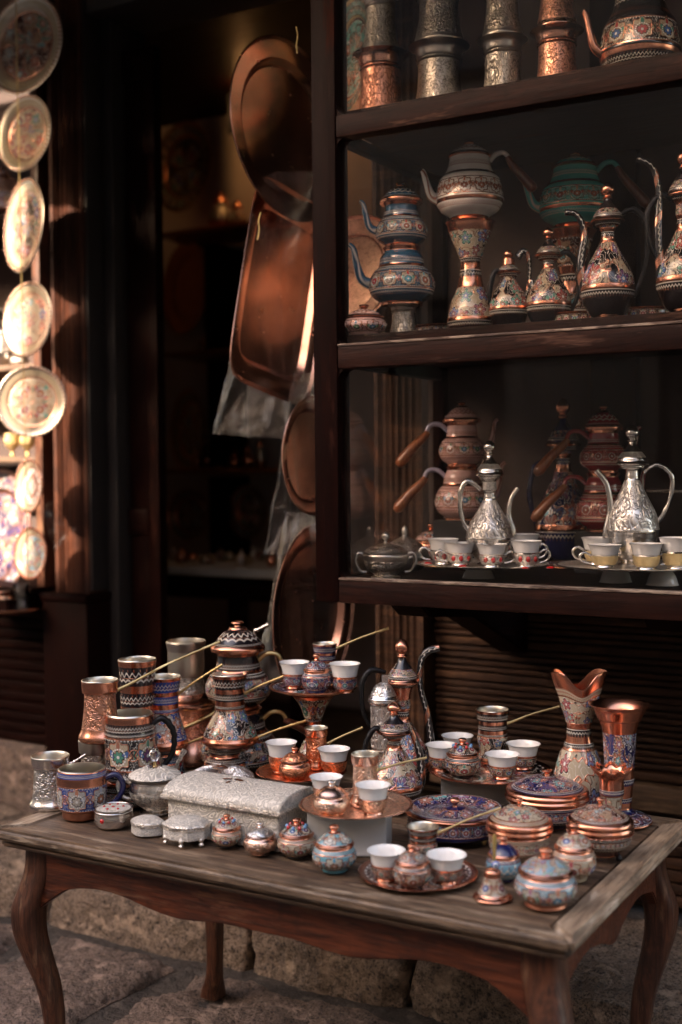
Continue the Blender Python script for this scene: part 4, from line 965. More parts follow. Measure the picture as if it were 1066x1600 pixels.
# casket
def casket():
    A = at_z(262, 1318, ZT); B = at_z(424, 1346, ZT)
    a2 = Vector((A.dot(U), A.dot(N))); 
    ca = froot('silver_casket', 0, 0, 0, 'large rectangular silver casket with domed embossed lid', 'casket')
    L0, L1 = -1.385, -1.160; N0 = 1.715; N1 = N0+.125
    L0 = at_z(258, 1300, ZT).dot(U)
    p = at_z(258, 1300, ZT); q_ = p + U*.235
    n0 = p.dot(N); L0 = p.dot(U); L1 = L0 + .245; n1 = n0 + .125
    ca.matrix_world = Matrix.Translation(W(L0, n0, ZT)) @ FR; OFF[ca.name] = Matrix.Translation((-L0, -n0, -ZT))
    hb = .060
    def filbox(name, poly, z0, z1, axis, mat):
        o = prism(name, poly, z0, z1, mat, ca, .0015, axis)
        me = o.data; uvl = me.uv_layers.new(name='UVMap')
        for pl in me.polygons:
            nn = pl.normal
            for li in pl.loop_indices:
                c = me.vertices[me.loops[li].vertex_index].co
                u_ = c.x if abs(nn.x) < .7 else c.y; v_ = c.z if abs(nn.z) < .8 else c.y
                uvl.data[li].uv = (u_/.050, v_/.050)
        return o
    filbox('box_body', [(L0+.004, n0+.004), (L1-.004, n0+.004), (L1-.004, n1-.004), (L0+.004, n1-.004)], ZT+.003, ZT+hb, 'z', 'fil')
    filbox('base_moulding', [(L0, n0), (L1, n0), (L1, n1), (L0, n1)], ZT, ZT+.006, 'z', 'filo')
    K = 14; arc = [(n0-.003, ZT+hb+.001), (n1+.003, ZT+hb+.001)] + [((n0+n1)/2 + (n1-n0+.006)/2*math.cos(PI*i/K), ZT+hb+.012 + .021*math.sin(PI*i/K)) for i in range(0, K+1)]
    lid = filbox('lid', arc, L0-.003, L1+.003, 'x', 'fil')
    filbox('lid_moulding', [(L0-.006, n0-.006), (L1+.006, n0-.006), (L1+.006, n1+.006), (L0-.006, n1+.006)], ZT+hb+.002, ZT+hb+.010, 'z', 'filo')
    for (s_, nn, an, ln) in ((.095, .5, .4, .020), (.118, .52, -.3, .024), (.107, .38, 1.4, .014)):
        me = bpy.data.meshes.new('engraved_leaf'); vv = []; K2 = 14
        for i in range(K2):
            a = 2*PI*i/K2; x = math.cos(a)*ln/2; y = math.sin(a)*ln*.2*(1 - .4*math.cos(a))
            x, y = x*math.cos(an) - y*math.sin(an), x*math.sin(an) + y*math.cos(an)
            t_ = nn + y/(n1-n0); vv.append((L0+s_+x, n0 + t_*(n1-n0), ZT+hb+.0132 + .021*math.sin(math.acos(max(-1, min(1, 2*t_-1))))))
        me.from_pydata(vv, [], [tuple(range(K2))]); link('engraved_leaf', me, ['cud'], ca)
casket()
# ---- row of small jars along the front edge
gj = 'small lidded jars'
jar(355, 1326, 50, 1271, ZT, 'small cream and black jar with coloured bead lid, left end of the jar row', gj, c='crm', beads=True, foot='blk')
jar(407, 1338, 54, 1283, ZT, 'small plain pink copper jar with a silvery lid between two enamelled jars', gj, body='h_cup', lid='h_ag', metal='cup', c='cup', knobc='ag')
jar(464, 1343, 63, 1277, ZT, 'cream and black jar with a blue flower and beaded lid', gj, c='crm', beads=True, foot='blk', lid='f_blk')
jar(523, 1366, 71, 1287, ZT, 'turquoise enamelled jar with copper lid rim at the front of the table', gj, c='tur', foot='tur')
# ---- copper tray with cups (upper middle)
def riser(px, yb, w, yt, label, n=None, dpt=.05, taper=0):
    p = at_z(px, yb, ZT); S = p.y/FPX; c = p + Vector((0, dpt/2, 0))
    e = empty('white_riser', Matrix.Translation(c) @ Matrix.Rotation(-.15, 4, 'Z'), label, 'riser', 'white risers under the trays')
    h = (yb - yt)*S; hw = w*S/2
    vv = [(-hw, -dpt/2), (hw, -dpt/2), (hw, dpt/2), (-hw, dpt/2)]
    prism('riser_box', vv, 0, h, 'card', e, .002, 'z', Matrix.Identity(4)); return ZT + h, c.dot(N)
gc = 'porcelain coffee cups in metal holders'; gtr = 'round trays with coffee sets'
zr, nr = riser(455, 1250, 60, 1214, 'white box under the orange copper tray', dpt=.06)
tray(466, 1232, 71, zr+.0005, 'orange copper tray with embossed rim behind the paler copper tray', 'h_cuo', 'cu', floor='h_cuo', group=gtr, n=nr+.005)
zt_ = zr + .003; n_t = nr
cezve(495, 1205, 20, 1132, 19, zt_, 'slim copper coffee pot standing at the back of the orange copper tray', kind='ham', metal='cuo', handle=((508, 1163), (568, 1139), 10), group=gt, n=None, waist=16)
cup(440, 1210, 50, 1153, zt_, 'white cup in copper holder, left on the orange copper tray', gc, hm='h_cuo')
cup(522, 1213, 52, 1163, zt_, 'white cup in dark copper holder, right on the orange copper tray', gc, hm='h_cuo')
jar(461, 1223, 51, 1166, zt_, 'embossed orange copper sugar jar between two white cups', gj, body='h_cuo', lid='h_cuo', metal='cu', c='cu')
# ---- pale copper tray on white box
zr, nr = riser(548, 1338, 126, 1268, 'large white box under the pale pink copper tray', dpt=.09)
tray(552, 1283, 90, zr+.0005, 'pale pink copper tray standing highest on a white box', 'h_cup', 'cup', floor='h_cup', group=gtr, n=nr-.005)
zt_ = zr + .003
cezve(571, 1264, 24, 1171, 22, zt_, 'pale copper coffee pot with silver rim on the white box tray', kind='ham', metal='cup', handle=((590, 1202), (669, 1186), 10), group=gt)
cup(510, 1253, 53, 1206, zt_, 'white cup in pale copper holder, behind the pale sugar jar', gc, hm='h_cup')
cup(583, 1276, 56, 1218, zt_, 'white cup in pale copper holder, right front of the pale tray', gc, hm='h_cup')
jar(519, 1277, 59, 1218, zt_, 'shiny pale copper sugar jar with silver knob', gj, body='h_cup', lid='cup', metal='cup', c='cup', knobc='ag')
# ---- tall footed tray with navy set
t = T('footed_tray', 491, 1226, 30, ZT, 'tall footed stand with a round navy enamelled plate on top', 'cake stand'); h = t.H(1060, 68*0)
h = t.yc - 1070
t.lathe('stem', [(0, 0, 'blk'), (30, 0, 'blk', 'c'), (32, 4, 'cu'), (32, 12, 'f_crm'), (26, 40, 'f_crm'), (14, 66, 'cu'), (11, 74, 'z_blk'), (10, 82, 'cu'), (12, 92, 'f_blk'), (22, 118, 'f_blk'), (32, h-16, 'cu'), (30, h-12, 'cu'), (0, h-12, 'cu')])
t.lathe('plate', [(0, h-11.5, 'cu'), (40, h-10, 'cu'), (66, h-3, 'cu'), (69, h, 'cu'), (67, h+1, 'f_nav'), (46, h-4, 'f_nav'), (0, h-5, 'f_nav')], seg=64)
zt_ = ZT + (h-4)*t.S; n_t = t.p.dot(N)
def at_tray(px, dn): return n_t + dn
cezve(505, 1060, 18, 1002, 19.5, zt_, 'small navy coffee pot at the back of the footed navy plate', c='nav', handle=((518, 1014), (606, 983), 10), group=gt, n=n_t+.035)
cup(457, 1080, 48, 1030, zt_, 'white cup in navy holder, left on the footed navy plate', gc, c='nav', n=n_t-.012)
cup(536, 1080, 50, 1032, zt_, 'white cup in navy holder, right on the footed navy plate', gc, c='nav', n=n_t-.008)
jar(492, 1081, 48, 1021, zt_, 'navy enamelled sugar jar on the footed navy plate', gj, c='nav', n=n_t-.035)
# ---- ewers
def ewer(px, yb, yt, R, label, c='blk', z=ZT, n=None, spout=1, hs=1.0, spo=None, han=None, body=None, foot='cu', hmat='iron', metal='cu', smat=None, ftop=None, name='enamel_ewer', neck=None, group='long spouted ewers', bulb=.33, open_top=False, fold=False):
    t = T(name, px, yb, R*.55, z, label, 'ewer', group, n=n); H = t.yc - yt
    b = body or 'g_'+c; zz = 'z_'+c if 'f_'+c == b or c in ENAM else metal; w = 'w_'+c if c in ENAM else metal; k = c if c in ENAM else metal; hb = H*bulb
    nk = neck or R*.26
    t.lathe('body', [(0, 0, foot), (R*.52, 0, foot, 'c'), (R*.55, H*.012, foot), (R*.42, H*.03, k), (R*.70, H*.07, k), (R*.94, hb*.42, zz), (R, hb*.56, metal), (R*1.01, hb*.62, b), (R*.88, hb*.90, b), (R*.52, hb*1.22, b), (nk*1.1, hb*1.45, metal), (nk, hb*1.52, zz), (nk*.9, hb*1.62, metal), (nk*1.15, hb*1.68, b), (nk*1.1, hb*1.86, metal), (nk*1.5, H*.69, zz), (nk*1.7, H*.715, metal), (0, H*.715, metal)], seg=48)
    lr = nk*2.3
    t.lathe('lid', [(0, H*.716, metal), (lr, H*.716, metal, 'c'), (lr*1.05, H*.727, metal), (lr*.93, H*.742, zz), (lr*.86, H*.77, b), (lr*.60, H*.81, k), (lr*.30, H*.855, k), (nk*.5, H*.88, metal)])
    t.lathe('finial', [(nk*.5, H*.878, metal), (nk*.72, H*.89, metal), (nk*.5, H*.905, metal), (nk*.95, H*.93, metal), (nk*.9, H*.965, metal), (nk*.35, H*.995, metal), (0, H, metal)], seg=20)
    m = spout
    sp_ = spo or [(m*R*.85, 0, hb*.45), (m*R*1.22, 0, hb*.75), (m*R*1.28, 0, hb*1.4), (m*R*1.18, 0, H*.62), (m*R*1.3, 0, H*.80), (m*R*1.75, 0, H*.84)]
    t.tube('spout', sp_, [R*.20, R*.17, R*.13, R*.11, R*.12, R*.14][:len(sp_)], smat or ('spr' if c in ENAM else zz), sub=6)
    ha = han or [(-m*nk*1.6, 0, H*.70), (-m*R*.85, 0, H*.73), (-m*R*1.35, 0, H*.62), (-m*R*1.25, 0, H*.45), (-m*R*.85, 0, H*.30), (-m*R*.88, 0, H*.22)]
    t.tube('handle', ha, [3.2, 4.5, 4.0, 3.4, 3.4, 3.0][:len(ha)], hmat, rope=.5)
    return t
ew = ewer(630, 1246, 995, 43, 'tall black enamelled ewer with long upright spout and iron handle', spo=[(34, 6, 30), (44, 4, 60), (40, 2, 120), (28, 0, 170), (30, 0, 210), (42, 0, 226), (58, 0, 230)], han=[(-26, 0, 192), (-50, -4, 196), (-64, -6, 170), (-58, -6, 120), (-34, -4, 90), (-34, -2, 74)])
t = T('silver_tankard', 600, 1252, 22, ZT, 'engraved silver grinder with domed lid standing among the black ewers', 'grinder'); h = t.H(1062)
t.lathe('body', [(0, 0, 'ag'), (21, 0, 'ag', 'c'), (24, 3, 'ag'), (21, 10, 'e_ag'), (20, h*.40, 'ag', 'c'), (22, h*.42, 'ag'), (20, h*.44, 'e_ag'), (20, h*.80, 'ag', 'c'), (23, h*.81, 'ag'), (23, h*.84, 'ag'), (0, h*.84, 'ag')])
t.lathe('lid', [(23, h*.842, 'ag'), (24, h*.855, 'ag'), (21, h*.88, 'h_ag'), (13, h*.96, 'h_ag'), (0, h, 'ag')])
prism('crank_block', [(-5, -3), (5, -3), (5, 3), (-5, 3)], 0, 14, 'ag', t.e, .6, 'z', Matrix.Translation((3*t.S, 0, h*.98*t.S)) @ Matrix.Scale(t.S, 4))
ewer(617, 1274, 1094, 44, 'smaller cream flowered ewer in front of the tall black ewer', z=ZT, bulb=.40, spo=[(32, 4, 22), (42, 2, 50), (40, 0, 90), (30, 0, 120), (26, 0, 128)], han=[(-12, 0, 118), (-30, -3, 132), (-46, -5, 104), (-44, -5, 70), (-34, -3, 50)])
# ---- back right tray
zr, nr = riser(745, 1258, 104, 1215, 'grey white box under the dark enamelled tray at the back', dpt=.07)
tray(764, 1228, 97, zr+.0005, 'dark enamelled tray with copper rim carrying four white cups at the back', 'f_blk', 'cu', floor='f_blk', group=gtr, n=nr+.02)
zt_ = zr + .003
cup(715, 1186, 51, 1143, zt_, 'white cup farthest back on the dark four-cup tray', gc, c='blk')
cup(691, 1207, 52, 1157, zt_, 'white cup at the left edge of the dark four-cup tray', gc, c='blk')
cezve(770, 1197, 25, 1102, 26, zt_, 'black enamelled coffee pot with long brass handle on the four-cup tray', c='blk', handle=((788, 1131), (877, 1106), 12), group=gt, waist=23)
cup(818, 1204, 54, 1155, zt_, 'white cup at the right edge of the dark four-cup tray', gc, c='blk')
cup(785, 1219, 55, 1171, zt_, 'white cup at the front of the dark four-cup tray', gc, c='blk')
jar(723, 1217, 58, 1152, zt_, 'black jar with red and blue beaded flowers among the four white cups', gj, c='blk', beads=True)
# ---- vases
t = T('copper_vase', 905, 1278, 34, ZT, 'cream enamelled vase with a copper rim rising in two lobes', 'vase', 'enamelled vases'); h = t.yc - 1062
t.lathe('body', [(0, 0, 'blk'), (30, 0, 'cu', 'c'), (33, 5, 'z_blk'), (37, 18, 'g_crm'), (41, 50, 'g_crm'), (34, 82, 'g_crm'), (25, 104, 'z_blk'), (22, 112, 'cu'), (20, 122, 'z_blk'), (19, 134, 'cu'), (20, 142, 'g_crm'), (27, 164, 'g_crm'), (32, 182, 'z_crm'), (35, 190, 'cu'), (41, h, 'cu'), (40, h+.5, 'cu'), (34, 190, 'cu'), (26, 168, 'cu'), (18, 140, 'cu'), (0, 120, 'cud')], seg=64,
        deform=lambda x, y, z, a: (x*(1 + (.10*math.cos(2*a)*min(1, (z-160)/40) if z > 160 else 0)), y*(1 - (.35*max(0, (z-150)/60) if z > 150 else 0)), z + ((z-150)/(h-150))**2*(26*(1 - math.cos(PI*abs(math.cos(a))/.86))/2 - 9) if z > 150 else z))
t = T('copper_vase', 968, 1297, 48, ZT, 'navy enamelled trumpet vase with a wide polished copper mouth', 'vase', 'enamelled vases'); h = t.H(1089, 47)
t.lathe('body', [(0, 0, 'cu'), (50, 0, 'cu', 'c'), (51, 3, 'f_nav'), (44, 9, 'f_nav'), (24, 15, 'nav'), (19, 22, 'cu'), (19, 32, 'z_nav'), (20, 40, 'cu'), (22, 60, 'z_nav'), (23, 70, 'cu'), (23, 84, 'g_nav'), (25, 118, 'g_nav'), (27, 154, 'z_nav'), (29, 164, 'cu'), (33, h-24, 'cu'), (41, h-7, 'cu'), (48, h, 'cu'), (46, h, 'cu'), (36, h-12, 'cu'), (27, h-40, 'cu'), (20, 120, 'cud'), (0, 100, 'cud')], seg=64)
t = T('copper_vase', 956, 1312, 24, ZT, 'small enamelled vase with a scalloped copper rim behind the brown tureen', 'vase', 'enamelled vases'); h = t.H(1192, 29)
t.lathe('body', [(0, 0, 'cu'), (26, 0, 'cu', 'c'), (26, 3, 'nav'), (20, 10, 'f_crm'), (14, 30, 'f_crm'), (17, 60, 'f_crm'), (19, 66, 'z_nav'), (19, 74, 'cu'), (20, h-13, 'cu'), (29, h-4, 'cu'), (31, h, 'cu'), (29, h, 'cu'), (20, h-10, 'cu'), (12, 30, 'cud'), (0, 30, 'cud')], seg=80,
        deform=lambda x, y, z, a: (x*(1 + (.10*math.cos(9*a)*max(0, (z-h+16)/16))), y*(1 + (.10*math.cos(9*a)*max(0, (z-h+16)/16))), z + (2.5*math.cos(9*a) if z > h-6 else 0)))
# ---- tureens
def tureen(px, yb, w, yt, label, c, bodyc, feet=False, rope=False, lidm=None):
    rb = w*.30; t = T('lidded_tureen', px, yb, rb, ZT, label, 'tureen', 'lidded copper tureens'); H = t.H(yt); r = w/2; f = H*.08 if feet else 0
    t.lathe('bowl', [(0, f, 'cu'), (rb, f, 'cu', 'c'), (rb*1.03, f+H*.02, c), (r*.75, f+H*.10, 'z_'+bodyc), (r*.90, f+H*.20, 'f_'+bodyc), (r*.93, H*.36, 'z_'+bodyc), (r*.94, H*.42, 'cu'), (r*.90, H*.455, 'cu', 'c'), (0, H*.455, 'cu')], seg=56)
    lf = lidm or 'g_'+c
    t.lathe('lid', [(r*.9, H*.46, 'cu', 'c'), (r*.99, H*.46, 'cu', 'c'), (r, H*.50, 'cu'), (r*.97, H*.545, 'cu'), (r*.985, H*.585, 'cu'), (r*.94, H*.64, 'cu'), (r*.86, H*.655, 'z_'+c), (r*.78, H*.70, lf), (r*.46, H*.81, lf), (r*.22, H*.845, 'z_'+c), (r*.12, H*.86, 'cu'), (r*.07, H*.865, 'cu')], seg=56)
    t.lathe('knob', [(r*.07, H*.86, 'cu'), (r*.06, H*.90, 'cu'), (r*.12, H*.945, 'cu'), (r*.11, H*.975, 'cu'), (0, H, 'cu')], seg=20)
    if rope:
        for k in range(40):
            a = 2*PI*k/40; t.lathe('rope_bead', [(0, -2.4, 'cu'), (2.4, 0, 'cu'), (0, 2.4, 'cu')], seg=6, sub=2, off=(r*.955*math.cos(a), r*.955*math.sin(a), H*.43))
    if feet:
        for a in (-2.4, -.75, .8, 2.3): t.lathe('foot', [(0, 0, 'iron'), (4, 0, 'iron'), (5, 4, 'iron'), (2.5, f+2, 'iron'), (0, f+3, 'iron')], seg=10, off=(rb*1.05*math.cos(a), rb*1.05*math.sin(a), 0))
    return t
tureen(855, 1298, 133, 1198, 'navy lidded tureen with wide copper rim, the largest in the cluster', 'nav', 'nav')
tureen(938, 1348, 106, 1243, 'brown flowered tureen with copper rope band on small dark feet', 'brn', 'blk', feet=True, rope=True)
tureen(812, 1352, 106, 1243, 'cream tureen with pink flower lid behind the blue jar', 'crm', 'crm')
# navy low box
t = T('lidded_dish', 711, 1328, 74, ZT, 'flat navy lidded dish with fine copper scrollwork on little feet', 'dish'); h = t.H(1245)
t.lathe('bowl', [(0, 8, 'nav'), (70, 8, 'nav', 'c'), (73, 10, 'nav'), (75, 16, 'f_nav'), (76, 36, 'cu', 'c'), (0, 36, 'cu')], seg=72)
t.lathe('lid', [(75, 36.5, 'cu', 'c'), (78, 37, 'cu', 'c'), (79, 40, 'cu'), (75, 43, 'z_nav'), (71, 46, 'g_nav'), (44, h-22, 'g_nav'), (16, h-16, 'nav'), (5, h-14, 'cu')], seg=72)
t.lathe('knob', [(4, h-15, 'cu'), (3.5, h-11, 'cu'), (8, h-6, 'cu'), (6, h-1, 'cu'), (0, h, 'cu')], seg=16)
for a in (-2.2, -.9, .7, 2.4): t.lathe('foot', [(0, 0, 'gold'), (3, 0, 'gold'), (4, 4, 'gold'), (3, 9, 'gold'), (0, 10, 'gold')], seg=8, off=(64*math.cos(a), 64*math.sin(a), 0))
# front tray
tray(653, 1399, 94, ZT+.0008, 'front round copper tray with dark flowered middle lying on the bare table', 'f_brn', 'cu', floor='f_brn', group=gtr)
zt_ = ZT + .004
cezve(661, 1352, 24, 1282, 26, zt_, 'black and brown coffee pot behind the jar on the front tray', c='blk', handle=((686, 1300), (786, 1265), 10), group=gt, waist=22)
cup(604, 1380, 61, 1318, zt_, 'white cup in brown holder, left on the front tray', gc, c='brn')
cup(698, 1384, 64, 1324, zt_, 'white cup in brown holder, right on the front tray', gc, c='brn')
jar(644, 1391, 61, 1317, zt_, 'brown flowered sugar jar with round copper knob on the front tray', gj, c='brn')
# right front cluster
jar(897, 1380, 70, 1284, ZT, 'cream jar with copper shoulder behind the large pale jar', gj, c='crm', bh=.55)
jar(853, 1425, 99, 1322, ZT, 'largest jar, pale blue and cream, at the front right of the table', gj, c='sky', lid='g_sky', foot='cud', knobc='cu', rb=31)
t = jar(787, 1380, 56, 1305, ZT, 'small bright blue jar behind the copper bell', gj, c='nav', body='w_sky', lid='nav')
b = T('copper_bell', 770, 1413, 31, ZT, 'little copper and cream bell with a blue eye bead on its brass handle', 'bell'); h = b.H(1360)
b.lathe('dome', [(27, 3, 'cu'), (31, 0, 'cu', 'c'), (31, 2, 'cu'), (24, 7, 'f_crm'), (17, 22, 'f_crm'), (13, 34, 'cu'), (13, 41, 'cu'), (8, 46, 'cu'), (0, 47, 'cu')], tile=1.0)
b.tube('handle', [(3, 0, 44), (3, 0, 62), (3, 0, 88), (3, 0, 100)], [3, 2.6, 3.4, 2.2], 'tag')
b.lathe('eye_bead', [(0, -5, 'eye'), (6, -2, 'eye'), (6.5, 1, 'eye'), (4.4, 3.4, 'porc'), (2.8, 4.2, 'gemb'), (1.4, 4.8, 'dark'), (0, 5, 'dark')], seg=20, sub=1, off=(4, -7, 54), rot=Matrix.Rotation(PI/2, 4, 'X'))

# ================================================================== IN THE CABINET
ge = 'long spouted ewers'
def zat(px, py, n): return at_n(px, py, n)[1]
def single_pot(px, n, z, yt, R, c, label, mirror=1, hang=(56, -30), spoutmat=None, handle='wh', hm=None, sp=True, cutn=None):
    t = T('enamel_teapot', px, 0, 1, z, label, 'teapot', 'single teapots', n=n); h = t.yc - yt
    t.lathe('body', [(0, 0, 'cu'), (R*.48, 0, 'cu', 'c'), (R*.55, h*.06, c), (R*.84, h*.14, 'w_'+c), (R*.96, h*.22, 'cu'), (R*.99, h*.265, c), (R, h*.285, 'f_'+c), (R*.90, h*.50, c), (R*.80, h*.56, 'cu'), (R*.74, h*.595, c), (R*.66, h*.65, 'w_'+c), (R*.59, h*.76, c), (R*.58, h*.80, 'cu'), (R*.60, h*.82, 'cu'), (0, h*.82, 'cu')], seg=56)
    t.lathe('lid', [(R*.55, h*.822, 'cu', 'c'), (R*.60, h*.825, 'cu'), (R*.56, h*.85, 'w_'+c), (R*.44, h*.90, 'w_'+c), (R*.20, h*.955, c), (R*.08, h*.965, 'cu')])
    t.lathe('knob', [(R*.08, h*.96, 'cu'), (R*.15, h*.975, 'cu'), (R*.14, h*.995, 'cu'), (0, h, 'cu')], seg=16)
    m = mirror; zz = h*.76; x0 = m*R*.60; dx, dz = hang
    t.tube('handle_bracket', [(x0, 0, zz), (x0+m*dx*.18, 0, zz+dx*.20), (x0+m*dx*.42, 0, zz+dx*.24), (x0+m*dx*.6, 0, zz+dx*.05)], [3.8, 4.2, 3.8, 3.4], hm or c)
    t.tube('handle', [(x0+m*dx*.52, 0, zz+dx*.13), (x0+m*dx*.70, 0, zz+dz*.25), (x0+m*dx*1.0, 0, zz+dz*.75), (x0+m*dx*1.25, 0, zz+dz*1.2), (x0+m*dx*1.32, 0, zz+dz*1.35)], [4, 6.5, 7.5, 8.5, 4.5], handle, seg=14)
    if sp: t.tube('spout', [(-m*R*.88, 0, h*.28), (-m*R*1.12, 0, h*.34), (-m*R*1.26, 0, h*.50), (-m*R*1.34, 0, h*.62), (-m*R*1.40, 0, h*.65)], [9, 7.5, 5.5, 4.6, 3.5], spoutmat or 'z_'+c)
    return t
def stand_pot(px, n, z, yt, R, mat, label, metal, name='embossed_pot', group='stacked embossed pots'):
    t = T(name, px, 0, 1, z, label, 'pot', group, n=n); h = t.yc - yt
    t.lathe('body', [(0, 0, metal), (R, 0, metal, 'c'), (R*1.03, h*.05, metal), (R*.98, h*.12, mat), (R*.82, h*.45, mat), (R*.78, h*.82, metal, 'c'), (R*.84, h*.84, metal), (R*.90, h*.94, metal), (R*1.08, h*.985, metal), (R*1.08, h, metal), (0, h, metal)])
    t.lathe('neck_ring', [(R*.80, h*.775, metal), (R*.86, h*.79, metal), (R*.80, h*.81, metal)])
    return t, z + h*t.S
# middle shelf
Z1s = SH1 + .0005
jar(571, 538, 70, 476, Z1s, 'small pink jar with pointed lid in the corner of the middle cabinet shelf', gj, c='pnk', n=2.275)
def leaning_plate(px, py, rx, ry, n, label, mat, metal, cat='plate', name='leaning_plate', tilt=.12, group=None, yawsign=-1, rimw=.14):
    p = at_nw(px, py, n); yaw = yawsign*math.acos(min(1, rx/ry)); S = p.y/FPX
    e = empty(name, Matrix.Translation(p) @ Matrix.Rotation(yaw, 4, 'Z') @ Matrix.Rotation(PI/2 - tilt, 4, 'X'), label, cat, group)
    r = ry; lathe('dish', [(0, 0, mat), (r*.30, 0, mat), (r*.68, .5, metal, 'c'), (r*.72, 3, mat), (r*(1-rimw*.3), 7, metal), (r, 8.5, metal), (r, 7, metal), (r*.7, -1.5, metal), (0, -1.5, metal)], S, e, seg=90,
          deform=lambda x, y, z, a: (x, y, z + (1.2*math.cos(44*a) if math.hypot(x, y) > r*.95 else 0)))
    return e
leaning_plate(541, 434, 80, 102, 2.64, 'large bright embossed copper platter hanging in the doorway, seen through the cabinet side', 'h_cup', 'cup', 'platter', tilt=.34, yawsign=-1, name='copper_platter')
_, zt2 = stand_pot(632, 2.36, Z1s, 478, 22, 'e_pew', 'engraved pewter pot under the dark blue two-tier teapot', 'pew')
double_pot(630, 0, zt2, 2.36, dict(rb=1, R1=52, h1=90, R2=41, h2=68, hl=32), 'tea', 'dark blue two-tier teapot with striped spouts on a pewter pot in the cabinet', 1, spout=True, handles=False)
t = T('enamel_vase', 737, 0, 1, Z1s, 'cream enamelled hourglass vase holding up the white teapot', 'vase', 'enamelled vases', n=2.42); h = t.yc - 350
t.lathe('body', [(0, 0, 'cu'), (26, 0, 'cu', 'c'), (27, 4, 'blk'), (34, 12, 'z_blk'), (37, 22, 'cu'), (37, 26, 'g_crm'), (31, 52, 'g_crm'), (21, 76, 'cu'), (18, 90, 'z_blk'), (16, 102, 'cu'), (15, 112, 'z_blk'), (17, 120, 'g_crm'), (27, 145, 'g_crm'), (34, h-14, 'cu'), (37, h-2, 'cu'), (36, h, 'cu'), (0, h, 'cud')], seg=56)
single_pot(736, 2.42, Z1s + h*t.S + .0004, 224, 53, 'wht', 'white teapot with copper flowers and a red wooden handle, standing on a vase', 1, hang=(52, -34), hm='wht')
t = ewer(796, 0, 392, 31, 'small cream ewer with round fan lid right of the hourglass vase', z=Z1s, n=2.42, bulb=.48, spo=[(14, 0, 118), (24, 0, 128), (32, 0, 112), (30, 0, 70), (22, 0, 52)], han=[(-12, 0, 100), (-24, 0, 92), (-30, 0, 60), (-24, 0, 40)])
ewer(858, 0, 357, 35, 'cream enamelled ewer with pointed lid, third item from the white teapot', z=Z1s, n=2.43, bulb=.42, spo=[(-22, 4, 60), (-26, 8, 80)], han=[(12, 0, 116), (30, 0, 122), (44, 0, 100), (46, 0, 60), (34, 0, 30)])
t = T('enamel_vase', 893, 0, 1, Z1s, 'dark enamelled hourglass vase holding up the green teapot', 'vase', 'enamelled vases', n=2.56); h = t.yc - 362
t.lathe('body', [(0, 0, 'cu'), (34, 0, 'blk', 'c'), (36, 12, 'z_blk'), (32, 40, 'f_brn'), (20, 66, 'cu'), (17, 84, 'z_blk'), (17, 96, 'cu'), (20, 106, 'f_brn'), (34, h-14, 'cu'), (38, h, 'cu'), (0, h, 'cud')], seg=48)
single_pot(899, 2.56, Z1s + h*t.S + .0004, 242, 57, 'grn', 'green teapot with silver vine decoration and dark red handle', 1, hang=(60, -40), hm='grn')
ewer(950, 0, 288, 42, 'large black and cream ewer with copper striped spout before the green teapot', z=Z1s, n=2.36, bulb=.40, spo=[(-34, 0, 46), (-42, 0, 90), (-36, 0, 140), (-48, 0, 168), (-66, 0, 172)], han=[(16, 0, 165), (40, -2, 175), (60, -2, 150), (58, -2, 90), (40, -2, 40)])
ewer(1068, 0, 236, 42, 'ewer cut by the photo edge with very tall striped spout on the middle shelf', z=Z1s, n=2.36, bulb=.36, spo=[(-34, 0, 60), (-40, 0, 130), (-38, 0, 190), (-48, 0, 232), (-72, 0, 246)], smat='spr')
for (px, n_, R, lb) in ((690, 2.5, 46, 'low patterned stand beside the foot of the hourglass vase'), (905, 2.44, 42, 'low dark stand between the ewers on the middle shelf'), (1005, 2.44, 46, 'low pierced stand at the right end of the middle shelf')):
    t = T('low_stand', px, 0, 1, Z1s, lb, 'stand', 'low stands', n=n_)
    t.lathe('drum', [(0, 0, 'cu'), (R, 0, 'cu', 'c'), (R, 4, 'z_blk'), (R*.96, 8, 'f_blk'), (R*.94, 22, 'cu'), (R, 25, 'cu'), (0, 25, 'cud')])
# top shelf
Zu = SH2 + .0005
leaning_plate(551, 92, 34, 88, 2.55, 'dark green decorated plate leaning in the top left corner of the cabinet', 'f_grn', 'gold', tilt=.05)
for (px, R, y1, R2, m1, k1, m2, k2, lb1, lb2) in (
    (600, 38, 88, 28, 'e_cu', 'cut', 'e_pew', 'pew', 'embossed copper pot under a pewter one on the top shelf', 'pewter pot standing on the leftmost copper one of the top shelf'),
    (690, 41, 76, 38, 'h_pew', 'pew', 'h_pew', 'pew', 'wide hammered pewter pot, lower of a pair on the top shelf', 'wide hammered pewter pot, upper of a pair on the top shelf'),
    (788, 34, 66, 31, 'e_pew', 'pew', 'e_pew', 'pew', 'slim engraved pewter pot, lower of a pair between wide pewter and copper ones', 'slim engraved pewter pot, upper of a pair between wide pewter and copper ones'),
    (872, 36, 52, 31, 'h_cu', 'cut', 'h_cu', 'cut', 'copper pot beside the teapot spout, lower of a pair on the top shelf', 'copper pot beside the teapot spout, upper of a pair on the top shelf')):
    t, zz = stand_pot(px, 2.42, Zu, y1, R, m1, lb1, k1)
    stand_pot(px, 2.42, zz + .0004, y1 - 92, R2, m2, lb2, k2)
single_pot(1000, 2.42, Zu, -45, 62, 'blk', 'black and cream teapot with copper spout on the top shelf', 1, spoutmat='cu')
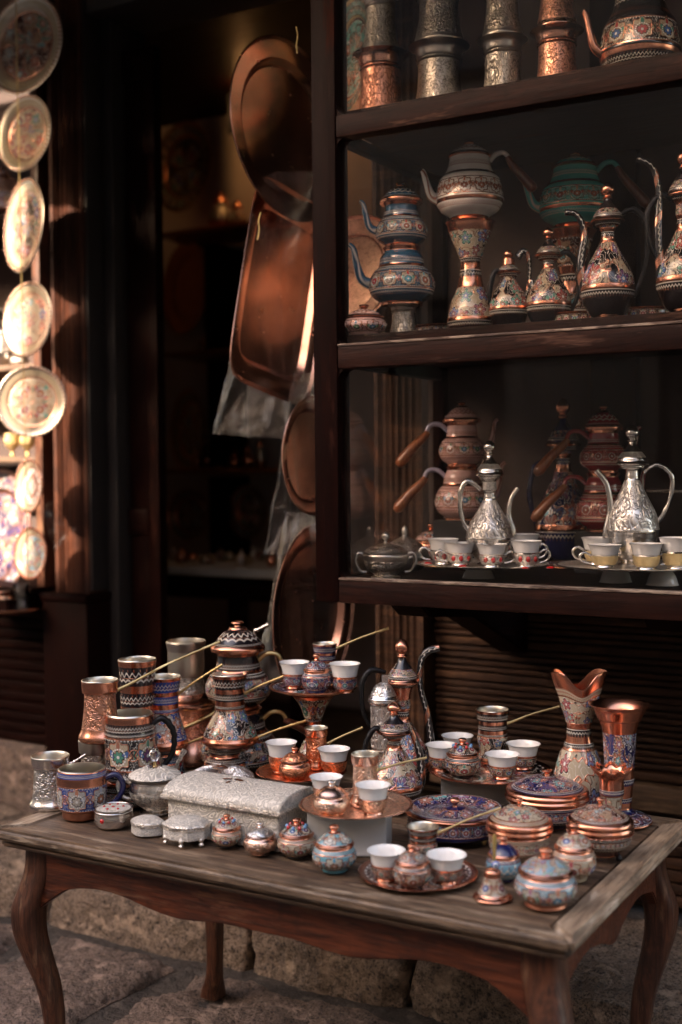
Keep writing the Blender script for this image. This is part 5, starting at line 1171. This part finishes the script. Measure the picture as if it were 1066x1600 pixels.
# lower shelf
ZL = .9445
t = T('sugar_bowl', 603, 906, 24, ZL, 'silver sugar bowl with curled handle in the lower left corner of the cabinet', 'sugar bowl', 'silver sugar bowls'); h = t.H(842)
t.lathe('bowl', [(0, 0, 'pew'), (22, 0, 'pew', 'c'), (23, 3, 'pew'), (18, 6, 'h_pew'), (30, 16, 'h_pew'), (34, 28, 'pew'), (33, 40, 'pew'), (0, 40, 'pew')])
t.lathe('lid', [(30, 40.3, 'pew', 'c'), (35, 40.5, 'pew'), (34, 43, 'h_pew'), (22, 51, 'h_pew'), (6, 55, 'pew'), (3, 57, 'pew')])
t.lathe('knob', [(3, 56, 'pew'), (2.5, 60, 'pew'), (6, 65, 'pew'), (5, 70, 'pew'), (2, 72, 'pew'), (0, 74, 'pew')], seg=14)
for m in (-1, 1): t.tube('handle', [(m*30, 0, 34), (m*42, 0, 40), (m*47, 0, 28), (m*40, 0, 12), (m*30, 0, 10)], [2.6, 3.2, 3, 2.6, 2.4], 'pew')
for k in range(7):
    a = -PI*.5 + (k-3)*.36; t.lathe('shell_leaf', [(0, -5, 'ag'), (5, -3, 'h_pew'), (6.5, 0, 'h_pew'), (4, 2, 'h_pew'), (0, 3, 'h_pew')], off=(30*math.cos(a), 30*math.sin(a), 28), seg=10, rot=Matrix.Rotation(a, 4, 'Z') @ Matrix.Rotation(PI/2 - .3, 4, 'Y'))
t = T('lidded_dish', 632, 0, 1, ZL, 'silver dish with a pointed lid behind the cabinet sugar bowl', 'dish', n=2.50); h = t.yc - 820
t.lathe('bowl', [(0, 0, 'pew'), (26, 0, 'pew', 'c'), (34, 10, 'h_pew'), (36, 26, 'pew'), (0, 26, 'pew')]); t.lathe('lid', [(36, 26.3, 'pew', 'c'), (37, 28, 'h_pew'), (24, h*.60, 'h_pew'), (6, h*.74, 'pew'), (5, h*.82, 'pew'), (4, h*.92, 'pew'), (0, h, 'pew')])
jar(674, 890, 66, 818, ZL, 'pink jar with cone lid behind the silver tray in the cabinet', gj, c='pnk', n=2.60)
def box_riser(px, n, w, yt, label, mat='cloth'):
    p = at_nw(px, 735, n); p.z = ZL; S = p.y/FPX; t_yc = proj(p)[1]; h = (t_yc - yt)*S
    e = empty('display_riser', Matrix.Translation(p) @ FR, label, 'riser', 'dark risers in the cabinet')
    prism('riser_box', [(-w*S/2, -.05), (w*S/2, -.05), (w*S/2, .05), (-w*S/2, .05)], 0, h, mat, e, .003, 'z', Matrix.Identity(4)); return ZL + h + .0004
zr = box_riser(724, 2.585, 76, 812, 'dark box lifting the pink two-tier teapot')
double_pot(722, 0, zr, 2.585, dict(rb=1, R1=43, h1=84, R2=36, h2=68, hl=32), 'pnk', 'pale pink two-tier teapot with two orange wooden handles', -1, spout=True, handle='who', hm='lil', hang=(56, -44))
zr = box_riser(945, 2.62, 76, 830, 'dark box lifting the red two-tier teapot')
double_pot(943, 0, zr, 2.62, dict(rb=1, R1=44, h1=92, R2=37, h2=66, hl=38), 'red', 'deep red two-tier teapot with two orange wooden handles', -1, spout=True, handle='who', hm='red', hang=(60, -46))
ewer(880, 0, 622, 44, 'dark navy enamelled ewer behind the gap between the two silver trays', c='nav', z=ZL, n=2.69, spout=1, bulb=.40, spo=[(36, 0, 60), (44, 0, 80)], han=[(-14, 0, 170), (-44, 0, 160), (-52, 0, 110), (-40, 0, 60)], hmat='nav')
def inv_cup(px, n, w, h, label):
    t = T('support_cup', px, 0, 1, ZL, label, 'cup', 'white cups holding up the trays', n=n)
    t.lathe('bowl', [(w*.5, 0, 'porc'), (w*.47, h*.1, 'porc'), (w*.40, h*.6, 'porc'), (w*.30, h*.92, 'porc'), (w*.22, h, 'porc'), (0, h, 'porc')]); return ZL + h*t.S + .0004
for (px, py, r, n_, lb, mt, sup) in ((756, 885, 106, 2.385, 'oval looking silver tray with red stones carrying the ruby cup set', 'filo', (747,)), (988, 887, 122, 2.41, 'wide silver tray under the gilded cup set on the right', 'filo', (962, 1035))):
    zt3 = zat(px, py, n_)
    tray(px, 0, r, zt3, lb, mt, 'ag', n=n_, floor='filo', group=gtr)
    S_ = at_nw(px, 735, n_).y/FPX; hh = (zt3 - ZL)/S_
    for k, q in enumerate(sup): inv_cup(q, n_ - .02*k, 52, hh - .5, ('upturned white cup under the ruby set tray', 'first upturned white cup under the gilded set tray', 'second upturned white cup under the gilded set tray')[k + (1 if px > 900 else 0)])
    if px < 900: zA = zt3
    else: zB = zt3
def on(z, dz=.002): return z + dz
silver = dict(c='ag', body='e_ag', foot='ag', hmat='ag', smat='ag', metal='ag')
ewer(765, 0, 688, 37, 'polished silver ewer with plain neck among the ruby cups', z=zA+.002, n=2.40, bulb=.36, spo=[(26, 0, 26), (36, 0, 50), (30, 0, 78), (34, 0, 104), (44, 0, 120)], han=[(-14, 0, 118), (-34, 0, 132), (-46, 0, 112), (-42, 0, 70), (-24, 0, 44)], **silver)
sg_ = dict(silver); sg_['body'] = 'e_ag'
ewer(988, 0, 664, 41, 'silver and gold ewer with high curved handle on the right tray', z=zB+.002, n=2.43, bulb=.42, spo=[(-30, 0, 24), (-40, 0, 50), (-34, 0, 90), (-40, 0, 128), (-56, 0, 150)], han=[(18, 0, 146), (40, 0, 158), (62, 0, 138), (56, 0, 96), (32, 0, 56)], **sg_)
for (px, n_, yt, hd, lb) in ((692, 2.36, 840, -1, 'ruby set cup at the left rim of its tray'), (718, 2.345, 846, -1, 'ruby set cup second from the left, before the teapot'), (768, 2.33, 848, 1, 'ruby set cup in the middle, in front of the silver ewer'), (822, 2.35, 843, 1, 'ruby set cup at the right front of its tray'), (818, 2.45, 833, 1, 'ruby set cup at the right back of its tray')):
    cup(px, 0, 50, yt, zA+.0035, lb, 'ruby set cups', hm='h_ag', n=n_, handle=hd, gems=True)
for (px, n_, yt, hd, lb) in ((934, 2.41, 838, -1, 'gilded cup at the left back of the right tray'), (945, 2.35, 849, -1, 'gilded cup at the left front of the right tray'), (1010, 2.33, 847, 1, 'gilded cup in front of the silver and gold ewer'), (1056, 2.36, 838, 1, 'gilded cup cut by the photo edge')):
    cup(px, 0, 53, yt, zB+.0035, lb, 'gilded cups', hm='e_gld', n=n_, handle=hd)
for (px, lb, zz, nn) in ((668, 'leftmost on', zA, 2.34), (722, 'left of the middle on', zA, 2.30), (860, 'rightmost on', zA, 2.34), (820, 'right of the middle on', zA, 2.31)):
    t = T('loose_gem', px, 0, 1, zz+.0045, 'red oval stone, ' + lb + ' the rim of the ruby set tray', 'gem', 'red stones round the tray rim', n=nn)
    t.lathe('stone', [(0, 0, 'ag'), (8, 0, 'ag'), (7, 1, 'ruby'), (5, 3, 'ruby'), (0, 4, 'ruby')], seg=16)
t = T('dark_tray', 1055, 0, 1, zat(1055, 770, 2.6), 'dark oval tray edge behind the silver and gold ewer', 'tray', 'dark platters', n=2.6); t.lathe('dish', [(0, 0, 'h_pew'), (38, 1, 'h_pew'), (44, 4, 'pew'), (43, 5, 'pew'), (36, 2, 'h_pew'), (0, 1.5, 'h_pew')])
box('riser_box', -.645, -.52, 2.56, 2.66, ZL, zat(1055, 771, 2.6), 'cloth', froot('display_riser', -.58, 2.6, ZL, 'dark block under the dark oval tray at the photo edge', 'riser', 'dark risers in the cabinet'), .002)

# ================================================================== HANGING TRAYS BESIDE THE CABINET
def hung(name, px, py, rx, ry, n, label, prof, shape=None, yaw=-.55, roll=0.0, tilt=.05, cat='tray', seg=96, group='copper trays hanging beside the cabinet'):
    p = at_nw(px, py, n); S = p.y/FPX
    e = empty(name, Matrix.Translation(p) @ Matrix.Rotation(yaw, 4, 'Z') @ Matrix.Rotation(roll, 4, 'Y') @ Matrix.Rotation(PI/2 - tilt, 4, 'X'), label, cat, group)
    def df(x, y, z, a):
        r = math.hypot(x, y)
        if shape: c, s_ = math.cos(a), math.sin(a); q = (abs(c)**shape + abs(s_)**shape)**(-1/shape); return rx*r*c*q, ry*r*s_*q, z
        return rx*x, ry*y, z
    lathe('dish', prof, S, e, seg=seg, deform=df, sub=1, ang=28)
    return e, S
PR = [(0, 0, 'cut'), (.70, 0, 'cut', 'c'), (.735, 4, 'cut', 'c'), (.75, 4.5, 'cut', 'c'), (.79, 9, 'cut', 'c'), (.82, 9.5, 'cut', 'c'), (.97, 12, 'cut', 'c'), (1.0, 16, 'cut', 'c'), (1.01, 15, 'cut'), (.98, 10, 'cut'), (.7, -2, 'cut', 'c'), (0, -2, 'cut')]
def prs(k): return [(a, b*k, *c) for a, b, *c in PR]
hung('copper_tray', 443, 207, 140, 140, 2.53, 'large plain round copper tray hanging highest beside the cabinet', PR, yaw=.93, roll=.17)
PQ = [(0, 0, 'cut'), (.74, 0, 'cut', 'c'), (.80, 10, 'cut', 'c'), (.83, 11, 'cut', 'c'), (.96, 11, 'cut', 'c'), (1.0, 15, 'cut', 'c'), (1.01, 13, 'cut'), (.9, 7, 'cut'), (.74, -2, 'cut', 'c'), (0, -2, 'cut')]
hung('copper_tray', 434, 458, 90, 164, 2.50, 'long rectangular copper tray hanging tilted in a clear plastic bag', PQ, shape=7, yaw=.82, roll=.26)
hung('copper_tray', 481, 712, 62, 92, 2.47, 'small fluted oval copper tray in plastic, below the rectangular one', PQ, yaw=.72, roll=.12)
hung('copper_tray', 482, 955, 92, 138, 2.45, 'lowest copper tray behind the table, hanging in a plastic bag', PQ, yaw=.84, roll=.22)
def film(name, quad, n, label, cr_=.007, seed=0, group='clear plastic bags round the hanging trays', K=30):
    p0 = at_nw(*quad[0], n); e = empty(name, Matrix.Translation(p0), label, 'plastic bag', group)
    for side in (-1, 1):
        vs_ = []; fs = []
        for i in range(K+1):
            for j in range(K+1):
                a, b_ = i/K, j/K
                px = (quad[0][0]*(1-a) + quad[1][0]*a)*(1-b_) + (quad[3][0]*(1-a) + quad[2][0]*a)*b_
                py = (quad[0][1]*(1-a) + quad[1][1]*a)*(1-b_) + (quad[3][1]*(1-a) + quad[2][1]*a)*b_
                edge = min(1, 6*min(a, 1-a, b_, 1-b_)); q = Vector((px*.03, py*.018, seed + side*3))
                w_ = noise.noise(q) + .5*abs(noise.noise(q*3.1)) ; p = at_nw(px, py, n) + N*(side*.022*edge + w_*cr_) + U*(noise.noise(q*1.3 + Vector((9, 0, 0)))*cr_*.5) - p0
                vs_.append(tuple(p))
        for i in range(K):
            for j in range(K): fs.append((i*(K+1)+j, (i+1)*(K+1)+j, (i+1)*(K+1)+j+1, i*(K+1)+j+1))
        me = bpy.data.meshes.new('film_sheet'); me.from_pydata(vs_, [], fs); smooth_me(me, 50); link('film_sheet', me, ['bag'], e, Matrix.Identity(4))
    return e
film('plastic_bag', [(428, 268), (505, 268), (448, 686), (332, 678)], 2.49, 'clear plastic bag round the tilted rectangular copper tray', seed=1)
film('plastic_bag', [(458, 580), (520, 584), (478, 868), (412, 866)], 2.465, 'crumpled clear bag round the small oval copper tray', seed=4)
film('plastic_bag', [(446, 800), (530, 806), (520, 1090), (398, 1070)], 2.445, 'long clear plastic bag round the lowest copper tray', seed=8)
def cord(px, pts, n, label):
    p0 = at_nw(*pts[0], n); S = p0.y/FPX
    e = empty('twine', Matrix.Translation(p0), label, 'twine', 'twine loops holding the trays')
    tube('loop', [(x - pts[0][0], 0, pts[0][1] - y) for x, y in pts], [.8]*len(pts), S, e, 'gold')
cord(0, [(463, 42), (465, 56), (463, 70), (464, 82)], 2.40, 'twine loop at the top of the round copper tray')
cord(0, [(408, 332), (404, 345), (405, 358), (402, 374)], 2.40, 'twine end dangling under the round copper tray')

# ================================================================== LEFT: HANGING PLATES AND THE SUNLIT WINDOW
cf = [('g_brn', 'tin'), ('g_crm', 'tin'), ('g_blk', 'tin'), ('g_crm', 'tin'), ('f_crm', 'tin'), ('f_wht', 'cup'), ('f_sky', 'cud')]
lbs = ['largest hanging plate, dark and silvery, at the top of the string', 'second hanging plate from the top with a copper flower', 'narrow looking plate turned sideways, third on the string', 'cream hanging plate fourth from the top, half in sun', 'round cream plate facing the street, brightest of the string', 'small pale plate turned sideways, sixth on the string', 'lowest and smallest hanging plate with coloured dots']
for (px, py, w_, h_), (f, mt), lb, ys, ro in zip([(42, 72, 112, 152), (43, 210, 78, 116), (43, 353, 58, 144), (48, 500, 72, 116), (51, 628, 104, 110), (51, 760, 40, 84), (53, 865, 48, 82)], cf, lbs, (-1, -1, -1, -1, -1, -1, -1), (0, 0, 0, 0, 0, .08, .1)):
    n_ = 2.70; p = at_nw(px, py, n_); S = p.y/FPX; yaw = ys*math.acos(w_/h_); r = h_/2
    # yaw measured from the line of sight
    yaw += math.atan2(-(p.x), p.y)
    e = empty('hanging_plate', Matrix.Translation(p) @ Matrix.Rotation(yaw, 4, 'Z') @ Matrix.Rotation(ro, 4, 'Y') @ Matrix.Rotation(PI/2 - .06, 4, 'X'), lb, 'plate', 'string of decorated plates')
    lathe('dish', [(0, 0, f), (r*.22, 0, f), (r*.70, 1, 'z_crm', 'c'), (r*.76, 3, 'crm'), (r*.90, 6, mt), (r, 7.5, mt), (r*.98, 5, mt), (r*.7, -1.5, mt), (0, -1.5, mt)], S, e, seg=110, tile=.9)
    bm = bmesh.new(); nbd = int(r*.95)
    for k in range(nbd):
        a = 2*PI*k/nbd; bmesh.ops.create_icosphere(bm, subdivisions=1, radius=2.3*S, matrix=Matrix.Translation((r*.97*S*math.cos(a), r*.97*S*math.sin(a), 7.8*S)))
    me = bpy.data.meshes.new('bead_border'); bm.to_mesh(me); bm.free(); smooth_me(me, 80); link('bead_border', me, ['cup' if mt != 'cud' else 'cu'], e)['kind'] = 'stuff'
p0 = at_nw(44, 905, 2.67); S = p0.y/FPX
e = empty('plate_string', Matrix.Translation(p0), 'thin string carrying the column of decorated plates', 'string'); tube('string', [(0, 0, 0), (-2, 0, 500), (-4, 0, 1060)], [.9, .9, .9], S, e, 'gold')
film('plastic_scrap', [(76, 782), (84, 786), (116, 828), (80, 862)], 2.76, 'crumpled scrap of clear plastic caught beside the lowest plates', .03, 5, None, 12)
sF0, _ = at_n(53, 600, 2.86); sF1, _ = at_n(64, 600, 2.86)
win = froot('display_window', sF0-.5, 2.95, .8, 'sunlit shop window full of metalware at the left edge of the photo', 'window')
box('frame_post', sF0, sF1, 2.86, 2.91, .80, 2.7, 'tleg2', win, .003)
box('frame_post', sF1+.002, sP0-.002, 2.94, 3.0, .80, 2.7, 'dark', win, .003)
box('back_panel', sF0-1.6, sF1, 3.34, 3.36, .80, 2.7, 'panel', win, 0)
box('side_panel', sF1-.012, sF1, 2.912, 3.339, .80, 2.7, 'wood1', win, 0)
box('bottom_board', sF0-1.6, sF1, 2.80, 3.339, .795, .815, 'wood0', win, .003)
for y in (332, 572, 716): 
    zz = at_n(30, y, 2.92)[1]; box('shelf', sF0-1.6, sF1-.014, 2.92, 3.30, zz-.012, zz+.006, 'ledg' if y > 500 else 'wood0', win, .002)
def ws(y): return at_n(30, y, 2.92)[1] + .0065
t = T('enamel_teapot', 14, 0, 1, ws(332), 'pale copper teapot on the upper shelf of the sunlit window', 'teapot', 'metalware in the sunlit window', n=3.06); h = t.yc - 262
t.lathe('body', [(0, 0, 'cu'), (28, 0, 'cu', 'c'), (40, h*.2, 'f_lil'), (36, h*.5, 'h_cup'), (20, h*.75, 'cup'), (8, h*.9, 'cup'), (5, h, 'cup'), (0, h, 'cup')])
t.tube('spout', [(34, 0, h*.3), (46, 0, h*.5), (52, 0, h*.75)], [6, 4, 3], 'cup')
t = T('silver_teapot', 6, 0, 1, ws(572), 'bright silver pot on the middle shelf of the sunlit window', 'teapot', 'metalware in the sunlit window', n=3.04); h = t.yc - 480
t.lathe('body', [(0, 0, 'ag'), (24, 0, 'ag', 'c'), (32, h*.25, 'h_ag'), (24, h*.6, 'ag'), (16, h*.8, 'ag'), (4, h*.9, 'ag'), (0, h, 'ag')]); t.tube('handle', [(22, 0, h*.3), (36, 0, h*.5), (34, 0, h*.75), (18, 0, h*.8)], [2, 2.5, 2, 2], 'ag')
jar(34, 0, 30, 545, ws(572), 'tiny silver jar beside the bright silver pot in the window', gj, body='h_ag', lid='ag', metal='ag', c='ag', n=3.0)
for (px, lb) in ((20, 'gilded glass cup further left on the sunlit lower shelf'), (44, 'gilded glass cup nearer the post on the sunlit lower shelf')):
    t = T('gilded_cup', px, 0, 1, ws(716), lb, 'cup', 'metalware in the sunlit window', n=2.98); t.lathe('body', [(0, 0, 'gold'), (5, 0, 'gold', 'c'), (2.5, 4, 'gold'), (3, 10, 'e_gld'), (11, 18, 'e_gld'), (12, 30, 'e_gld'), (12, 36, 'ag'), (11, 36, 'ag'), (8, 16, 'gold'), (0, 14, 'gold')], seg=24)
leaning_plate(-2, 838, 74, 104, 3.02, 'big pale patterned platter leaning in the sunlit window', 'g_nav', 'cut', 'platter', tilt=.15)
t = T('glass_tray', 8, 0, 1, at_n(10, 955, 2.80)[1], 'pale round tray on the window ledge catching the sun', 'tray', 'metalware in the sunlit window', n=2.80)
t.lathe('dish', [(0, 0, 'cup'), (56, 0, 'cup', 'c'), (70, 6, 'cup'), (71, 8, 'cup'), (68, 7.5, 'f_pnk'), (50, 2, 'h_cup'), (0, 1.5, 'h_cup')], seg=56)
zz = at_n(10, 955, 2.80)[1]
box('tray_rest', *(lambda q: (q-.12, q+.09))(at_n(8, 955, 2.80)[0]), 2.72, 2.90, .78, zz-.0005, 'wood0', win, .004)
t = T('tea_glass', 30, 0, 1, zz+.004, 'small engraved tea glass on the pale window tray', 'glass', 'metalware in the sunlit window', n=2.78)
t.lathe('body', [(0, 0, 'glas2'), (12, 0, 'glas2', 'c'), (13, 8, 'glas2'), (10, 22, 'glas2'), (13, 44, 'glas2'), (12.5, 44, 'glas2'), (9.5, 22, 'glas2'), (11, 6, 'glas2'), (0, 4, 'glas2')])
t = T('wooden_knob_pot', 2, 0, 1, zz+.004, 'little pot with an orange wooden handle at the photo edge', 'coffee pot', 'metalware in the sunlit window', n=2.78)
t.lathe('body', [(0, 0, 'cu'), (10, 0, 'cu', 'c'), (12, 6, 'h_cup'), (9, 24, 'cu'), (10, 30, 'tin'), (0, 28, 'tin')]); t.tube('handle', [(8, 0, 22), (14, -4, 14), (18, -8, 4)], [3, 4.5, 3.5], 'who')

# ================================================================== INSIDE THE SHOP
gi = 'plates on the inner shop wall'
for (px, py, rx, ry, n_, lb, m_) in ((294, 56, 36, 60, 4.62, 'dark embossed wall plate high up inside the shop', 'f_brn'), (290, 262, 50, 68, 4.5, 'big dark platter standing on the upper inner shelf', 'f_blk'), (300, 672, 32, 62, 4.52, 'dark round platter above the third inner shelf', 'f_blk'), (300, 805, 36, 40, 4.52, 'dark plate leaning above the inner counter, left one', 'f_brn'), (392, 800, 30, 42, 4.52, 'dark plate leaning above the inner counter, nearer the trays', 'f_blk'), (296, 450, 42, 70, 4.6, 'faint brown oval tray hanging under the upper inner shelf', 'cud')):
    leaning_plate(px, py, rx, ry, n_, lb, m_, 'cud', group=gi, tilt=.04)
shf = froot('inner_shelving', at_n(320, 600, 4.4)[0], 4.45, .1, 'dark wooden shelves along the back wall inside the shop', 'shelf')
def inz(px, py, n_=4.45): return at_n(px, py, n_)[1]
for (x0, x1, y) in ((250, 470, 362), (262, 480, 551), (262, 490, 732)):
    box('shelf_board', at_n(x0, y, 4.4)[0], at_n(x1, y, 4.4)[0], 4.36, 4.69, inz(320, y)-.02, inz(320, y), 'who', shf, .003)
for (x, y0, y1) in ((342, 372, 546), (345, 556, 726), (345, 738, 880), (470, 372, 880)):
    box('upright', at_n(x, 600, 4.5)[0]-.03, at_n(x, 600, 4.5)[0]+.03, 4.44, 4.68, inz(x, y1), inz(x, y0)-.02, 'wood2', shf, .003)
def blur_pot(px, y_, yt, R, m_, lb, n_=4.5, dome=True):
    t = T('shelf_pot', px, 0, 1, inz(320, y_, 4.45)+.0005, lb, 'pot', 'small pots on the inner shelves', n=n_); h = t.yc - yt
    t.lathe('body', [(0, 0, 'cud'), (R*.7, 0, 'cud', 'c'), (R, h*.25, m_), (R*.8, h*.5, m_), (R*.5, h*.65, 'cu'), (R*.6, h*.7, 'cu'), (R*.4, h*.85, 'cu'), (R*.12, h*.9, 'cu'), (R*.15, h*.97, 'cu'), (0, h, 'cu')], seg=24)
blur_pot(350, 362, 300, 20, 'h_pew', 'dark metal pot on the upper inner shelf beside the platter'); blur_pot(376, 362, 312, 15, 'f_blk', 'small dark pot at the end of the upper inner shelf')
blur_pot(333, 551, 498, 14, 'gold', 'brass figure shaped pot on the second inner shelf'); blur_pot(318, 551, 532, 12, 'tin', 'low pale pot on the second inner shelf')
for i_, (x, r, m_) in enumerate(((308, 9, 'cu'), (326, 11, 'cu'), (346, 9, 'tin'), (366, 10, 'cud'), (388, 10, 'cu'), (408, 9, 'tin'))):
    blur_pot(x, 732, 700 - (i_ % 3)*9, r, m_, ('tiny copper pot leftmost on the third inner shelf', 'round copper pot second on the third inner shelf', 'pale pot third on the third inner shelf', 'dark pot fourth on the third inner shelf', 'copper pot fifth on the third inner shelf', 'pale pot at the right of the third inner shelf')[i_])
zcn = at_n(420, 883, 3.95)[1]
cnt = froot('shop_counter', at_n(300, 900, 4.0)[0], 4.0, .1, 'pale topped wooden counter inside the dark shop', 'counter')
cs0, cs1 = at_n(186, 900, 3.75)[0], at_n(470, 900, 3.75)[0]
box('counter_top', cs0, cs1, 3.72, 4.35, zcn-.03, zcn, 'plasw', cnt, .004)
box('front_board', cs0, cs1, 3.76, 3.79, zcn-.12, zcn-.031, 'wood0', cnt, .003)
for x in (200, 365, 460): box('leg', at_n(x, 900, 3.8)[0]-.03, at_n(x, 900, 3.8)[0]+.03, 3.80, 3.86, .1, zcn-.031, 'wood2', cnt, .003)
rr = random.Random(5)
for k in range(16):
    px = 196 + k*15 + rr.uniform(-4, 4); m_ = rr.choice(['ag', 'cu', 'tin', 'f_nav', 'f_blk', 'h_ag', 'cud'])
    lab = 'small %s trinket on the inner counter, %s in the row from the left' % ({'ag': 'silver', 'cu': 'copper', 'tin': 'pale tin', 'f_nav': 'navy', 'f_blk': 'black', 'h_ag': 'hammered silver', 'cud': 'dark copper'}[m_], ['first', 'second', 'third', 'fourth', 'fifth', 'sixth', 'seventh', 'eighth', 'ninth', 'tenth', 'eleventh', 'twelfth', 'thirteenth', 'fourteenth', 'fifteenth', 'sixteenth'][k])
    t = T('counter_trinket', px, 0, 1, zcn+.0005, lab, 'trinket', 'trinkets on the inner counter', n=rr.uniform(3.85, 4.2)); R = rr.uniform(6, 11); h = rr.uniform(8, 26)
    t.lathe('body', [(0, 0, m_), (R*.7, 0, m_), (R, h*.35, m_), (R*.7, h*.65, m_), (R*.2, h*.8, m_), (R*.2, h*.95, m_), (0, h, m_)], seg=16)
p = at_nw(383, 131, 4.35); S = p.y/FPX
lamp = empty('wall_lamp', Matrix.Translation(p), 'small lit bulb on a dark wall bracket inside the shop', 'lamp')
lathe('bulb', [(0, -9, 'bulb'), (5, -7, 'bulb'), (8, 0, 'bulb'), (5, 7, 'bulb'), (3, 9, 'gold'), (0, 10, 'gold')], S, lamp, seg=20)
tube('arm', [(0, 0, 10), (-6, 10, 24), (-20, 60, 30)], [2, 2, 2], S, lamp, 'iron')
prism('bracket_plate', [(-9, -3), (9, -3), (9, 3), (-9, 3)], -60, 66, 'iron', lamp, 1.5, 'z', Matrix.Translation(Vector((-24, 60, 0))*S) @ Matrix.Scale(S, 4))
ld = bpy.data.lights.new('bulb_light', 'POINT'); lo = bpy.data.objects.new('bulb_light', ld); COL.objects.link(lo); ld.energy = .075; ld.color = (1, .36, .16); ld.shadow_soft_size = .02; lo.location = p + Vector((.0, -.04, -.01))
